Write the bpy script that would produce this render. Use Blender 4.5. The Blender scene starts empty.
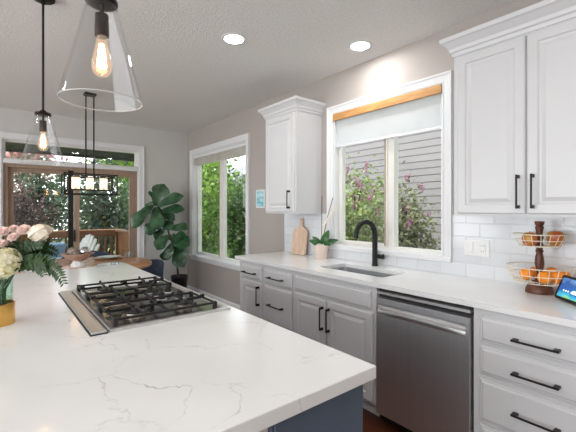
import bpy, bmesh, math, random
from mathutils import Vector, Matrix
R = math.radians
scn = bpy.context.scene
col = scn.collection
random.seed(7)

# ------------------------------------------------------------------ camera, world, sun, exposure
YAW = 38.66
cam_d = bpy.data.cameras.new('camera')
cam = bpy.data.objects.new('camera', cam_d); col.objects.link(cam)
cam.location = (0, 0, 1.38)
cam.rotation_euler = (R(90), 0, R(-YAW))
cam_d.sensor_width = 36
cam_d.lens = 36 * 365 / 576
cam_d.shift_y = -6 / 576
cam_d.clip_start = 0.02
scn.camera = cam

SKY = 3.0
world = bpy.data.worlds.new('overcast_sky'); scn.world = world
world.use_nodes = True
wn = world.node_tree.nodes; wl = world.node_tree.links
bg = wn['Background']
tc = wn.new('ShaderNodeTexCoord'); sp = wn.new('ShaderNodeSeparateXYZ'); rp = wn.new('ShaderNodeValToRGB')
wl.new(tc.outputs['Generated'], sp.inputs[0]); wl.new(sp.outputs['Z'], rp.inputs[0])
rp.color_ramp.elements[0].position = 0.0; rp.color_ramp.elements[0].color = (0.95, 0.96, 0.98, 1)
rp.color_ramp.elements[1].position = 0.7; rp.color_ramp.elements[1].color = (0.80, 0.90, 1.0, 1)
wl.new(rp.outputs[0], bg.inputs['Color'])
bg.inputs['Strength'].default_value = SKY

sun_d = bpy.data.lights.new('sun', 'SUN'); sun = bpy.data.objects.new('sun', sun_d); col.objects.link(sun)
sun_d.energy = 5.0; sun_d.angle = R(6); sun_d.color = (1.0, 0.95, 0.86)
sun.rotation_euler = Vector((0.35, -0.25, -1.0)).to_track_quat('-Z', 'Y').to_euler()

def fill_lamp(name, loc, rot, w, h, power):
    # unseen area lamp added as fill at the invented left wall opening
    d = bpy.data.lights.new(name, 'AREA'); d.shape = 'RECTANGLE'; d.size = w; d.size_y = h; d.energy = power; d.color = (0.91, 0.96, 1.0)
    o = bpy.data.objects.new(name, d); col.objects.link(o); o.location = loc; o.rotation_euler = rot; return o
fill_lamp('unseen_fill_lamp', (-3.98, 1.4, 1.25), (R(90), 0, R(-90)), 7.0, 2.2, 125)

CAN_L = 132.0        # emission of each recessed lamp's lens
scn.view_settings.view_transform = 'Standard'
scn.view_settings.look = 'None'
scn.view_settings.gamma = 1
scn.view_settings.use_curve_mapping = False
scn.view_settings.exposure = 0.0
scn.cycles.max_bounces = 12
scn.cycles.diffuse_bounces = 5
scn.cycles.transparent_max_bounces = 24
scn.cycles.use_denoising = True
scn.cycles.sample_clamp_indirect = 6

# ------------------------------------------------------------------ materials
def lin(c):
    return tuple(((v / 255) / 12.92 if v / 255 <= 0.04045 else ((v / 255 + 0.055) / 1.055) ** 2.4) for v in c) + (1,)

def new_mat(name):
    m = bpy.data.materials.new(name); m.use_nodes = True
    nt = m.node_tree
    return m, nt, nt.nodes['Principled BSDF']

def N(nt, t, **k):
    n = nt.nodes.new(t)
    for a, v in k.items():
        if a in n.inputs: n.inputs[a].default_value = v
        else: setattr(n, a, v)
    return n

def pm(name, rgb, rough=0.5, metal=0.0, rgb2=None, scale=8.0, bump=0.0, bscale=60.0, coat=0.0, stretch=None, spec=None, sss=0.0, transl=0.0):
    """principled material whose colour wanders between rgb and rgb2 by noise"""
    m, nt, p = new_mat(name)
    p.inputs['Roughness'].default_value = rough; p.inputs['Metallic'].default_value = metal
    p.inputs['Coat Weight'].default_value = coat
    if spec is not None: p.inputs['Specular IOR Level'].default_value = spec
    tcn = N(nt, 'ShaderNodeTexCoord'); mp = N(nt, 'ShaderNodeMapping')
    nt.links.new(tcn.outputs['Object'], mp.inputs[0])
    if stretch: mp.inputs['Scale'].default_value = stretch
    nz = N(nt, 'ShaderNodeTexNoise', Scale=scale, Detail=4.0)
    nt.links.new(mp.outputs[0], nz.inputs['Vector'])
    cr = N(nt, 'ShaderNodeValToRGB')
    c2 = rgb2 or tuple(min(255, v * 0.96) for v in rgb)
    cr.color_ramp.elements[0].position = 0.35; cr.color_ramp.elements[0].color = lin(c2)
    cr.color_ramp.elements[1].position = 0.65; cr.color_ramp.elements[1].color = lin(rgb)
    nt.links.new(nz.outputs['Fac'], cr.inputs[0])
    nt.links.new(cr.outputs[0], p.inputs['Base Color'])
    if bump:
        n2 = N(nt, 'ShaderNodeTexNoise', Scale=bscale, Detail=3.0)
        nt.links.new(mp.outputs[0], n2.inputs['Vector'])
        b = N(nt, 'ShaderNodeBump', Strength=bump, Distance=0.01)
        nt.links.new(n2.outputs['Fac'], b.inputs['Height']); nt.links.new(b.outputs[0], p.inputs['Normal'])
    if transl:
        out = nt.nodes['Material Output']
        tr = N(nt, 'ShaderNodeBsdfTranslucent'); nt.links.new(cr.outputs[0], tr.inputs['Color'])
        mx = N(nt, 'ShaderNodeMixShader'); mx.inputs[0].default_value = transl
        nt.links.new(p.outputs[0], mx.inputs[1]); nt.links.new(tr.outputs[0], mx.inputs[2])
        nt.links.new(mx.outputs[0], out.inputs['Surface'])
    return m

def glass_mat(name, tint=(255, 255, 255), ior=1.45, rough=0.0):
    m, nt, p = new_mat(name); nt.nodes.remove(p)
    out = nt.nodes['Material Output']
    t = N(nt, 'ShaderNodeBsdfTransparent'); t.inputs[0].default_value = lin(tint)
    g = N(nt, 'ShaderNodeBsdfGlossy'); g.inputs['Roughness'].default_value = rough
    lw = N(nt, 'ShaderNodeLayerWeight', Blend=0.5); mx = N(nt, 'ShaderNodeMixShader')
    pw = N(nt, 'ShaderNodeMath', operation='POWER'); pw.inputs[1].default_value = 5.0; nt.links.new(lw.outputs['Facing'], pw.inputs[0])
    f = N(nt, 'ShaderNodeMath', operation='MULTIPLY_ADD'); f0 = ((ior - 1) / (ior + 1)) ** 2
    f.inputs[1].default_value = 1 - f0; f.inputs[2].default_value = f0; nt.links.new(pw.outputs[0], f.inputs[0])
    nt.links.new(f.outputs[0], mx.inputs[0]); nt.links.new(t.outputs[0], mx.inputs[1]); nt.links.new(g.outputs[0], mx.inputs[2])
    nt.links.new(mx.outputs[0], out.inputs['Surface'])
    return m

def glow_glass(name, rgb, strength, ior=1.4):
    m = glass_mat(name, rgb, ior); nt = m.node_tree; out = nt.nodes['Material Output']
    src = out.inputs['Surface'].links[0].from_socket
    e = N(nt, 'ShaderNodeEmission'); e.inputs[0].default_value = lin(rgb); e.inputs[1].default_value = strength
    ad = N(nt, 'ShaderNodeAddShader'); nt.links.new(src, ad.inputs[0]); nt.links.new(e.outputs[0], ad.inputs[1])
    nt.links.new(ad.outputs[0], out.inputs['Surface']); return m

def emit_mat(name, rgb, strength):
    m, nt, p = new_mat(name)
    p.inputs['Base Color'].default_value = lin(rgb)
    p.inputs['Emission Color'].default_value = lin(rgb); p.inputs['Emission Strength'].default_value = strength
    return m

def wood_mat(name, a, b, axis='X', scale=6.0, rough=0.4, coat=0.0):
    m, nt, p = new_mat(name)
    p.inputs['Roughness'].default_value = rough; p.inputs['Coat Weight'].default_value = coat
    tcn = N(nt, 'ShaderNodeTexCoord'); mp = N(nt, 'ShaderNodeMapping')
    s = {'X': (0.12, 1, 1), 'Y': (1, 0.12, 1), 'Z': (1, 1, 0.12)}[axis]
    mp.inputs['Scale'].default_value = s
    nt.links.new(tcn.outputs['Object'], mp.inputs[0])
    nz = N(nt, 'ShaderNodeTexNoise', Scale=scale * 6, Detail=6.0, Distortion=0.8)
    nt.links.new(mp.outputs[0], nz.inputs['Vector'])
    cr = N(nt, 'ShaderNodeValToRGB')
    cr.color_ramp.elements[0].position = 0.3; cr.color_ramp.elements[0].color = lin(b)
    cr.color_ramp.elements[1].position = 0.7; cr.color_ramp.elements[1].color = lin(a)
    nt.links.new(nz.outputs['Fac'], cr.inputs[0]); nt.links.new(cr.outputs[0], p.inputs['Base Color'])
    return m

def quartz_mat(name='white_quartz', vein=0.5):
    m, nt, p = new_mat(name)
    p.inputs['Roughness'].default_value = 0.16
    p.inputs['Specular IOR Level'].default_value = 0.55
    tcn = N(nt, 'ShaderNodeTexCoord')
    L = nt.links.new
    warp = N(nt, 'ShaderNodeTexNoise', Scale=2.2, Detail=6.0, Roughness=0.62)
    L(tcn.outputs['Object'], warp.inputs['Vector'])
    wv = N(nt, 'ShaderNodeVectorMath', operation='MULTIPLY_ADD')
    wv.inputs[1].default_value = (0.42, 0.42, 0.42)
    L(warp.outputs['Color'], wv.inputs[0]); L(tcn.outputs['Object'], wv.inputs[2])
    vo = N(nt, 'ShaderNodeTexVoronoi', feature='DISTANCE_TO_EDGE', Scale=3.1)
    L(wv.outputs[0], vo.inputs['Vector'])
    r1 = N(nt, 'ShaderNodeMapRange'); r1.inputs['From Min'].default_value = 0.0; r1.inputs['From Max'].default_value = 0.016
    r1.inputs['To Min'].default_value = 1.0; r1.inputs['To Max'].default_value = 0.0
    L(vo.outputs['Distance'], r1.inputs['Value'])
    msk = N(nt, 'ShaderNodeTexNoise', Scale=3.6, Detail=5.0, Roughness=0.7)
    L(tcn.outputs['Object'], msk.inputs['Vector'])
    r2 = N(nt, 'ShaderNodeMapRange'); r2.inputs['From Min'].default_value = 0.47; r2.inputs['From Max'].default_value = 0.66
    L(msk.outputs['Fac'], r2.inputs['Value'])
    mu = N(nt, 'ShaderNodeMath', operation='MULTIPLY'); L(r1.outputs[0], mu.inputs[0]); L(r2.outputs[0], mu.inputs[1])
    mu2 = N(nt, 'ShaderNodeMath', operation='MULTIPLY'); L(mu.outputs[0], mu2.inputs[0]); mu2.inputs[1].default_value = vein
    base = N(nt, 'ShaderNodeTexNoise', Scale=3.0, Detail=3.0); L(tcn.outputs['Object'], base.inputs['Vector'])
    cr = N(nt, 'ShaderNodeValToRGB')
    cr.color_ramp.elements[0].position = 0.3; cr.color_ramp.elements[0].color = lin((228, 228, 227))
    cr.color_ramp.elements[1].position = 0.7; cr.color_ramp.elements[1].color = lin((236, 236, 235))
    L(base.outputs['Fac'], cr.inputs[0])
    mx = N(nt, 'ShaderNodeMix', data_type='RGBA')
    L(mu2.outputs[0], mx.inputs['Factor']); L(cr.outputs[0], mx.inputs['A']); mx.inputs['B'].default_value = lin((120, 117, 116))
    L(mx.outputs['Result'], p.inputs['Base Color'])
    return m

def brick_mat(name, c1, c2, mortar, w, h, msize, rough, axes, bump=0.3, offset=0.5, noise=0.0):
    m, nt, p = new_mat(name); L = nt.links.new
    p.inputs['Roughness'].default_value = rough
    g = N(nt, 'ShaderNodeNewGeometry'); s = N(nt, 'ShaderNodeSeparateXYZ'); c = N(nt, 'ShaderNodeCombineXYZ')
    L(g.outputs['Position'], s.inputs[0]); L(s.outputs[axes[0]], c.inputs[0]); L(s.outputs[axes[1]], c.inputs[1])
    b = N(nt, 'ShaderNodeTexBrick', offset=offset)
    b.inputs['Scale'].default_value = 1; b.inputs['Brick Width'].default_value = w; b.inputs['Row Height'].default_value = h
    b.inputs['Mortar Size'].default_value = msize; b.inputs['Mortar Smooth'].default_value = 0.6
    b.inputs['Color1'].default_value = lin(c1); b.inputs['Color2'].default_value = lin(c2); b.inputs['Mortar'].default_value = lin(mortar)
    L(c.outputs[0], b.inputs['Vector'])
    colo = b.outputs['Color']
    if noise:
        mp = N(nt, 'ShaderNodeMapping'); mp.inputs['Scale'].default_value = (14, 1.2, 1)
        L(c.outputs[0], mp.inputs[0])
        nz = N(nt, 'ShaderNodeTexNoise', Scale=6.0, Detail=6.0, Distortion=0.6); L(mp.outputs[0], nz.inputs['Vector'])
        mx = N(nt, 'ShaderNodeMix', data_type='RGBA', blend_type='MULTIPLY'); mx.inputs['Factor'].default_value = noise
        L(colo, mx.inputs['A']); L(nz.outputs['Color'], mx.inputs['B']); colo = mx.outputs['Result']
    L(colo, p.inputs['Base Color'])
    bp = N(nt, 'ShaderNodeBump', Strength=bump, Distance=0.004, invert=True)
    L(b.outputs['Fac'], bp.inputs['Height']); L(bp.outputs[0], p.inputs['Normal'])
    return m

M = {}
M['wall'] = pm('taupe_wall_paint', (176, 168, 162), 0.7, rgb2=(174, 166, 160), scale=2, bump=0.08, bscale=90)
M['wallback'] = pm('pale_wall_paint', (206, 204, 201), 0.7, rgb2=(203, 201, 198), scale=2, bump=0.08, bscale=90)
M['ceil'] = pm('textured_ceiling_paint', (236, 234, 231), 0.85, rgb2=(229, 227, 224), scale=45, bump=0.5, bscale=70)
M['trim'] = pm('white_trim_paint', (226, 227, 228), 0.35, rgb2=(225, 226, 227), scale=2)
M['cab'] = pm('white_cabinet_paint', (209, 209, 210), 0.33, rgb2=(207, 207, 208), scale=3)
M['toe'] = pm('grey_white_toe_board', (214, 213, 212), 0.45)
M['quartz'] = quartz_mat()
M['quartz2'] = quartz_mat('faintly_veined_quartz', 0.12)
M['blue'] = pm('slate_blue_cabinet_paint', (84, 97, 113), 0.4, rgb2=(81, 94, 110), scale=3)
M['knee'] = pm('warm_white_panel', (214, 208, 202), 0.5)
M['floor'] = brick_mat('dark_red_oak_boards', (112, 62, 42), (90, 46, 31), (42, 22, 14), 1.1, 0.09, 0.002, 0.28, ('Y', 'X'), 0.25, 0.37, 0.55)
M['tile'] = brick_mat('glazed_subway_tile', (222, 225, 227), (217, 220, 223), (211, 214, 216), 0.185, 0.092, 0.006, 0.12, ('Y', 'Z'), 0.35)
M['steel'] = pm('brushed_steel', (222, 222, 222), 0.32, 1.0, rgb2=(208, 208, 208), scale=30, stretch=(1, 0.05, 1), bump=0.02, bscale=120)
M['pansteel'] = pm('reflection_dark_steel', (150, 148, 146), 0.22, 1.0, rgb2=(136, 134, 132), scale=30)  # tray steel again, its dark reflections put into the base colour
M['dwsteel'] = pm('dark_brushed_steel', (232, 231, 230), 0.42, 1.0, rgb2=(227, 226, 225), scale=60, stretch=(1, 1, 0.02), bump=0.02, bscale=150)
M['sink'] = pm('sink_steel', (196, 200, 203), 0.42, 0.8, rgb2=(184, 188, 191), scale=30, stretch=(1, 0.1, 1))
M['black'] = pm('matte_black_metal', (22, 22, 23), 0.42, 0.3)
M['blackgap'] = pm('black_plastic', (14, 14, 15), 0.5)
M['iron'] = pm('cast_iron', (30, 29, 29), 0.5, 0.2, bump=0.2, bscale=200)
M['enamel'] = pm('burner_cap_enamel', (38, 37, 37), 0.35)
M['brass'] = pm('burner_ring', (150, 140, 128), 0.35, 1.0)
M['bronze'] = pm('dark_bronze_metal', (46, 38, 34), 0.32, 0.85)
M['glass'] = glass_mat('clear_pane', (250, 252, 250))
M['lampglass'] = glass_mat('clear_lamp_glass', (250, 250, 250), 1.55)
M['rimglass'] = pm('glass_edge_glint', (236, 238, 238), 0.15, transl=0.5)  # bright edge highlight of the lamp shades, put into a whitish colour
M['bulbglass'] = glow_glass('lit_bulb_glass', (255, 238, 218), 0.22, 1.45)
M['crystal'] = glow_glass('lit_candle_cylinder_glass', (255, 240, 220), 0.45, 1.45)  # glass emits a little itself, standing in for the candle bulbs' glow
M['filament'] = emit_mat('glowing_filament', (255, 214, 160), 40)
M['candle'] = emit_mat('lit_candle_bulb', (255, 226, 180), 16)
M['canlens'] = emit_mat('lit_lens', (255, 254, 252), CAN_L)
M['vinyl'] = pm('window_vinyl', (230, 228, 221), 0.4, rgb2=(228, 226, 219), scale=2)
M['tan'] = pm('tan_window_frame', (176, 158, 138), 0.5)
M['brownframe'] = wood_mat('brown_door_frame', (168, 146, 126), (146, 122, 102), 'Z', 5, 0.5)
M['oak'] = wood_mat('honey_oak', (212, 162, 102), (184, 130, 74), 'Y', 7, 0.4)
M['shade'] = pm('white_shade_fabric', (248, 250, 251), 0.8, rgb2=(246, 248, 249), transl=0.65)
M['blind'] = pm('pleated_blind', (250, 248, 245), 0.7, rgb2=(240, 238, 234), transl=0.75)
M['board'] = wood_mat('pale_chopping_board', (228, 200, 178), (212, 178, 152), 'Z', 5, 0.5)
M['terracotta'] = pm('pale_pink_pot', (232, 212, 200), 0.55)
M['moss'] = pm('pale_moss', (226, 226, 214), 0.9, rgb2=(190, 192, 170), scale=60, bump=0.6, bscale=90)
M['orchidleaf'] = pm('orchid_leaf', (58, 108, 54), 0.3, rgb2=(36, 78, 38), scale=10)
M['stake'] = pm('dark_stake', (52, 46, 42), 0.6)
M['whitestem'] = pm('white_dried_stem', (238, 226, 214), 0.6)
M['figleaf'] = pm('fig_leaf', (76, 114, 80), 0.2, rgb2=(34, 64, 42), scale=7, transl=0.15)  # greens raised to carry the highlights on the leaves
M['bark'] = pm('brown_bark', (92, 72, 56), 0.8, rgb2=(62, 48, 38), scale=30, bump=0.5)
M['blackpot'] = pm('black_planter', (30, 31, 33), 0.45)
M['soil'] = pm('potting_soil', (54, 42, 34), 0.95, bump=0.8)
M['walnut'] = wood_mat('turned_walnut', (112, 66, 46), (70, 38, 26), 'Z', 6, 0.4)
M['cream'] = pm('cream_wire', (236, 226, 206), 0.4)
M['apple'] = pm('apple_skin', (190, 46, 36), 0.3, rgb2=(190, 148, 60), scale=14, stretch=(1, 1, 0.3))
M['orange'] = pm('orange_peel', (252, 158, 36), 0.38, rgb2=(246, 140, 24), scale=5, bump=0.25, bscale=260)
M['stem'] = pm('brown_stem', (84, 62, 40), 0.8)
M['plate'] = pm('white_plastic', (236, 236, 234), 0.3)
M['teal'] = pm('teal_print', (206, 236, 240), 0.5, rgb2=(96, 184, 196), scale=14, stretch=(1, 0.6, 1.6))
M['tablewood'] = wood_mat('table_wood', (206, 152, 112), (176, 118, 82), 'X', 3, 0.25)
M['china'] = pm('white_china', (236, 238, 240), 0.2)
M['charger'] = wood_mat('wooden_charger', (208, 168, 128), (180, 138, 98), 'X', 6, 0.5)
M['stone'] = pm('pink_stone_bowl', (196, 168, 154), 0.5, rgb2=(176, 148, 134), scale=20)
M['mercury'] = pm('silvered_ball', (210, 210, 208), 0.14, 1.0)
M['wicker'] = pm('grey_wicker', (168, 156, 144), 0.8, rgb2=(112, 102, 92), scale=50, bump=1.0, bscale=60)
M['navy'] = pm('navy_upholstery', (40, 54, 78), 0.75, rgb2=(34, 46, 68), scale=80, bump=0.1, bscale=200)
M['darkwood'] = wood_mat('dark_stained_wood', (62, 44, 34), (42, 30, 22), 'Z', 6, 0.4)
M['icy'] = glass_mat('pale_blue_glass', (244, 249, 252), 1.9, 0.05)
M['gold'] = pm('satin_gold', (232, 184, 104), 0.3, 1.0, rgb2=(222, 170, 92), scale=6)
M['vaseglass'] = glass_mat('vase_glass', (236, 246, 240), 1.45)
M['greenstem'] = pm('green_stem', (64, 98, 52), 0.5, rgb2=(38, 66, 34), scale=20)
M['fern'] = pm('fern_frond', (54, 84, 36), 0.5, rgb2=(28, 54, 22), scale=12, transl=0.2)
M['leafy'] = pm('dark_bouquet_leaf', (50, 78, 34), 0.45, rgb2=(26, 48, 20), scale=12, transl=0.15)
M['hydrangea'] = pm('cream_hydrangea', (248, 244, 224), 0.7, rgb2=(236, 232, 190), scale=22, transl=0.25)
M['pink'] = pm('blush_petal', (252, 238, 232), 0.7, rgb2=(242, 212, 203), scale=18, transl=0.25)
M['ivory'] = pm('ivory_petal', (248, 240, 226), 0.6, rgb2=(234, 224, 198), scale=12, transl=0.25)
# outdoors
M['deck'] = brick_mat('deck_boards', (150, 118, 92), (132, 102, 78), (50, 38, 30), 3.0, 0.14, 0.006, 0.7, ('X', 'Y'), 0.4, 0.4)
M['rail'] = wood_mat('cedar_rail', (178, 124, 82), (142, 92, 58), 'X', 4, 0.6)
M['railv'] = wood_mat('cedar_upright', (160, 118, 84), (124, 84, 58), 'Z', 4, 0.6)
M['patio'] = pm('white_resin', (242, 242, 240), 0.45)
M['bluebin'] = pm('light_blue_plastic', (150, 188, 226), 0.4)
M['roofdark'] = pm('dark_green_grey_soffit', (62, 70, 68), 0.7)
M['grass'] = pm('lawn', (96, 118, 66), 0.9, rgb2=(68, 92, 46), scale=3, bump=0.5, bscale=30)
M['siding'] = pm('pale_mauve_siding', (158, 151, 154), 0.65, rgb2=(154, 147, 150), scale=3)
M['shingle'] = pm('grey_shingle', (150, 150, 152), 0.85, rgb2=(124, 124, 128), scale=30, bump=0.5)
M['greenlit'] = pm('sunlit_green_leaf', (178, 206, 88), 0.55, rgb2=(104, 150, 50), scale=1.6, transl=0.4)  # sunlit brightness of the foliage put into the leaf colour
M['greenmid'] = pm('mid_green_leaf', (98, 130, 66), 0.55, rgb2=(58, 88, 42), scale=1.6, transl=0.3)
M['greendark'] = pm('evergreen_leaf', (104, 122, 92), 0.6, rgb2=(60, 78, 60), scale=1.4, transl=0.3)
M['redleaf'] = pm('copper_leaf', (112, 84, 82), 0.6, rgb2=(66, 50, 52), scale=1.6, transl=0.25)
M['pinkleaf'] = pm('pink_blossom', (236, 184, 190), 0.6, rgb2=(206, 150, 150), scale=1.6, transl=0.3)
M['lilacleaf'] = pm('lilac_leaf', (186, 202, 128), 0.5, rgb2=(112, 138, 72), scale=3, transl=0.3)
M['lilacleaf2'] = pm('olive_lilac_leaf', (152, 158, 118), 0.5, rgb2=(102, 100, 76), scale=3, transl=0.3)
M['lilac'] = pm('lilac_blossom', (216, 160, 190), 0.6, rgb2=(186, 118, 158), scale=8, transl=0.25)

# ------------------------------------------------------------------ mesh helpers
class B:
    def __init__(s): s.bm = bmesh.new()
    def box(s, x0, x1, y0, y1, z0, z1, bev=0.0, seg=1):
        bm = s.bm
        v = [bm.verts.new((x, y, z)) for x in (x0, x1) for y in (y0, y1) for z in (z0, z1)]
        fs = [bm.faces.new([v[i] for i in f]) for f in ((0,1,3,2),(4,6,7,5),(0,4,5,1),(2,3,7,6),(0,2,6,4),(1,5,7,3))]
        if bev:
            es = list({e for f in fs for e in f.edges})
            bmesh.ops.bevel(bm, geom=es, offset=bev, segments=seg, affect='EDGES', profile=0.5)
        return s
    def ring_sweep(s, rings, closed_ring=True, closed_path=False, caps=True):
        bm = s.bm
        vs = [[bm.verts.new(p) for p in r] for r in rings]
        n = len(vs[0]); m = len(vs)
        for i in range(m if closed_path else m - 1):
            a, b = vs[i], vs[(i + 1) % m]
            for j in range(n if closed_ring else n - 1):
                k = (j + 1) % n
                bm.faces.new((a[j], a[k], b[k], b[j]))
        if caps and closed_ring and not closed_path:
            bm.faces.new(vs[0][::-1]); bm.faces.new(vs[-1])
        return s
    def tube(s, pts, r, n=8, closed=False, caps=True):
        pts = [Vector(p) for p in pts]; m = len(pts)
        rr = r if isinstance(r, (list, tuple)) else [r] * m
        rings = []; up = None
        for i, p in enumerate(pts):
            a = pts[(i - 1) % m] if (closed or i > 0) else p
            b = pts[(i + 1) % m] if (closed or i < m - 1) else p
            t = (b - a).normalized()
            if up is None:
                up = Vector((0, 0, 1)) if abs(t.z) < 0.9 else Vector((1, 0, 0))
            x = up.cross(t)
            if x.length < 1e-4: x = Vector((1, 0, 0)).cross(t)
            x.normalize(); y = t.cross(x); up = y
            rings.append([p + x * math.cos(2*math.pi*k/n) * rr[i] + y * math.sin(2*math.pi*k/n) * rr[i] for k in range(n)])
        return s.ring_sweep(rings, True, closed, caps)
    def cyl(s, p0, p1, r0, r1=None, n=16):
        return s.tube([p0, p1], [r0, r0 if r1 is None else r1], n)
    def lathe(s, c, prof, n=24, close=False):
        """prof: (radius, z) list; r=0 ends become poles"""
        bm = s.bm; c = Vector(c); prev = None; first = None
        def ring(r, z):
            if r < 1e-6: return [bm.verts.new(c + Vector((0, 0, z)))]
            return [bm.verts.new(c + Vector((r*math.cos(2*math.pi*k/n), r*math.sin(2*math.pi*k/n), z))) for k in range(n)]
        rings = [ring(r, z) for r, z in prof]
        seq = list(zip(rings, rings[1:])) + ([(rings[-1], rings[0])] if close else [])
        for a, b in seq:
            for k in range(n):
                l = (k + 1) % n
                if len(a) == 1 and len(b) == 1: continue
                if len(a) == 1: bm.faces.new((a[0], b[l], b[k]))
                elif len(b) == 1: bm.faces.new((a[k], a[l], b[0]))
                else: bm.faces.new((a[k], a[l], b[l], b[k]))
        return s
    def ball(s, c, r, sub=2, sc=(1, 1, 1)):
        bmesh.ops.create_icosphere(s.bm, subdivisions=sub, radius=r, matrix=Matrix.Translation(c) @ Matrix.Diagonal((*sc, 1)))
        return s
    def poly(s, pts):
        s.bm.faces.new([s.bm.verts.new(p) for p in pts]); return s
    def grid_cells(s, us, vs, holes, t0, t1, f):
        """slab over the rectangle us x vs with rectangular holes; f(u, v, t) -> point"""
        bm = s.bm; us = sorted(set(us)); vs = sorted(set(vs)); nu, nv = len(us) - 1, len(vs) - 1
        solid = [[not any(h[0] <= (us[i]+us[i+1])/2 <= h[1] and h[2] <= (vs[j]+vs[j+1])/2 <= h[3] for h in holes) for j in range(nv)] for i in range(nu)]
        cache = {}
        def V(i, j, k):
            if (i, j, k) not in cache: cache[(i, j, k)] = bm.verts.new(f(us[i], vs[j], (t0, t1)[k]))
            return cache[(i, j, k)]
        for i in range(nu):
            for j in range(nv):
                if not solid[i][j]: continue
                bm.faces.new((V(i,j,0), V(i,j+1,0), V(i+1,j+1,0), V(i+1,j,0)))
                bm.faces.new((V(i,j,1), V(i+1,j,1), V(i+1,j+1,1), V(i,j+1,1)))
                for di, dj, a, b in ((-1,0,(i,j),(i,j+1)), (1,0,(i+1,j+1),(i+1,j)), (0,-1,(i+1,j),(i,j)), (0,1,(i,j+1),(i+1,j+1))):
                    ii, jj = i + di, j + dj
                    if not (0 <= ii < nu and 0 <= jj < nv and solid[ii][jj]):
                        bm.faces.new((V(*a,0), V(*b,0), V(*b,1), V(*a,1)))
        return s
    def panel(s, y0, y1, z0, z1, x, prof):
        """a cabinet front facing -X: nested rectangles, prof = (inset, outward depth from x)"""
        bm = s.bm; loops = []
        for ins, d in prof:
            loops.append([bm.verts.new((x - d, y, z)) for y, z in ((y0+ins, z0+ins), (y1-ins, z0+ins), (y1-ins, z1-ins), (y0+ins, z1-ins))])
        bm.faces.new(loops[0])
        for a, b in zip(loops, loops[1:]):
            for k in range(4):
                l = (k + 1) % 4
                bm.faces.new((a[l], a[k], b[k], b[l]))
        bm.faces.new(loops[-1][::-1])
        return s
    def leaf(s, base, tip, width, nrm=None, droop=0.0, cup=0.15, n=6, shape=None):
        """a broad leaf as a grid of 2 x n faces running from base to tip"""
        base, tip = Vector(base), Vector(tip); ax = tip - base; L = ax.length; d = ax.normalized()
        nr = Vector(nrm) if nrm is not None else Vector((0, 0, 1))
        side = d.cross(nr)
        if side.length < 1e-3: side = d.cross(Vector((1, 0, 0)))
        side.normalize(); nr = side.cross(d).normalized()
        rows = []
        for i in range(n + 1):
            t = i / n
            w = (shape(t) if shape else math.sin(math.pi * min(1, t ** 0.8 * 0.97 + 0.02)) ** 0.75) * width / 2
            c = base + d * L * t - nr * droop * L * (t * t - t) * 4 * 0.25
            rows.append([c - side*w + nr*cup*w, c, c + side*w + nr*cup*w])
        return s.ring_sweep(rows, False, False, False)

def clean(bm):
    bmesh.ops.recalc_face_normals(bm, faces=bm.faces[:])

WL = {}
def mk(name, b, mat, parent=None, smooth=False, origin=None, recalc=True, label=None, cat=None, group=None, kind=None):
    bm = b.bm
    if recalc: clean(bm)
    if smooth:
        for f in bm.faces: f.smooth = True
        for e in bm.edges:
            if len(e.link_faces) == 2 and e.calc_face_angle(0) > 0.75: e.smooth = False
    if parent is not None:
        loc = WL[parent.name]
    elif origin is not None:
        loc = Vector(origin)
    else:
        xs = [v.co.x for v in bm.verts]; ys = [v.co.y for v in bm.verts]; zs = [v.co.z for v in bm.verts]
        loc = Vector(((min(xs)+max(xs))/2, (min(ys)+max(ys))/2, min(zs)))
    bmesh.ops.translate(bm, verts=bm.verts[:], vec=-loc)
    me = bpy.data.meshes.new(name); bm.to_mesh(me); bm.free()
    me.materials.append(mat)
    o = bpy.data.objects.new(name, me); col.objects.link(o)
    if parent is not None: o.parent = parent
    else: o.location = loc
    WL[o.name] = loc
    tag(o, label, cat, group, kind)
    return o

def tag(o, label=None, cat=None, group=None, kind=None):
    if label: o['label'] = label
    if cat: o['category'] = cat
    if group: o['group'] = group
    if kind: o['kind'] = kind
    return o

def thing(name, loc, label, cat, group=None):
    o = bpy.data.objects.new(name, None); col.objects.link(o); o.location = loc
    o.empty_display_size = 0.1
    WL[o.name] = Vector(loc)
    return tag(o, label, cat, group)

def dup(root, loc=None, rotz=None, label=None, scale=None):
    c = root.copy(); col.objects.link(c)
    if loc is not None: c.location = loc
    if rotz is not None: c.rotation_euler = (0, 0, rotz)
    if scale is not None: c.scale = (scale,) * 3
    if label: c['label'] = label
    for ch in list(root.children):
        d = ch.copy(); col.objects.link(d); d.parent = c
        for g in list(ch.children):
            e = g.copy(); col.objects.link(e); e.parent = d
    return c

def struct(name, b, mat, parent=None, **k):
    return mk(name, b, mat, parent, kind='structure', **k)

# ------------------------------------------------------------------ room shell
W, D, H = 2.548, 5.935, 2.69
XL, YF = -4.0, -3.0
T = 0.15
def wallx(x):      # slab in the YZ plane
    return lambda u, v, t: (x + t, u, v)
def wally(y):
    return lambda u, v, t: (u, y + t, v)
struct('floor', B().box(XL, W, YF, D, -0.1, 0), M['floor'])
struct('ceiling', B().box(XL - T, W + T, YF - T, D + T, H, H + 0.15), M['ceil'])
W1 = (4.05, 5.70, 0.64, 2.285)        # breakfast window opening: y0 y1 z0 z1
W2 = (1.375, 2.475, 1.035, 2.30)      # sink window opening
struct('wall_right', B().grid_cells([YF - T, D + T, W1[0], W1[1], W2[0], W2[1]], [-0.1, H, W1[2], W1[3], W2[2], W2[3]], [W1, W2], 0, T, wallx(W)), M['wall'])
DR = (0.06, 1.745, -0.1, 2.30)        # patio door with the transom above: x0 x1 z0 z1
struct('wall_back', B().grid_cells([XL - T, W, DR[0], DR[1]], [-0.1, H, DR[2], DR[3]], [DR], 0, T, wally(D)), M['wallback'])
LO = (-2.2, 5.0, 0.1, 2.45)  # unseen opening, put in the wall to let light in
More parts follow.
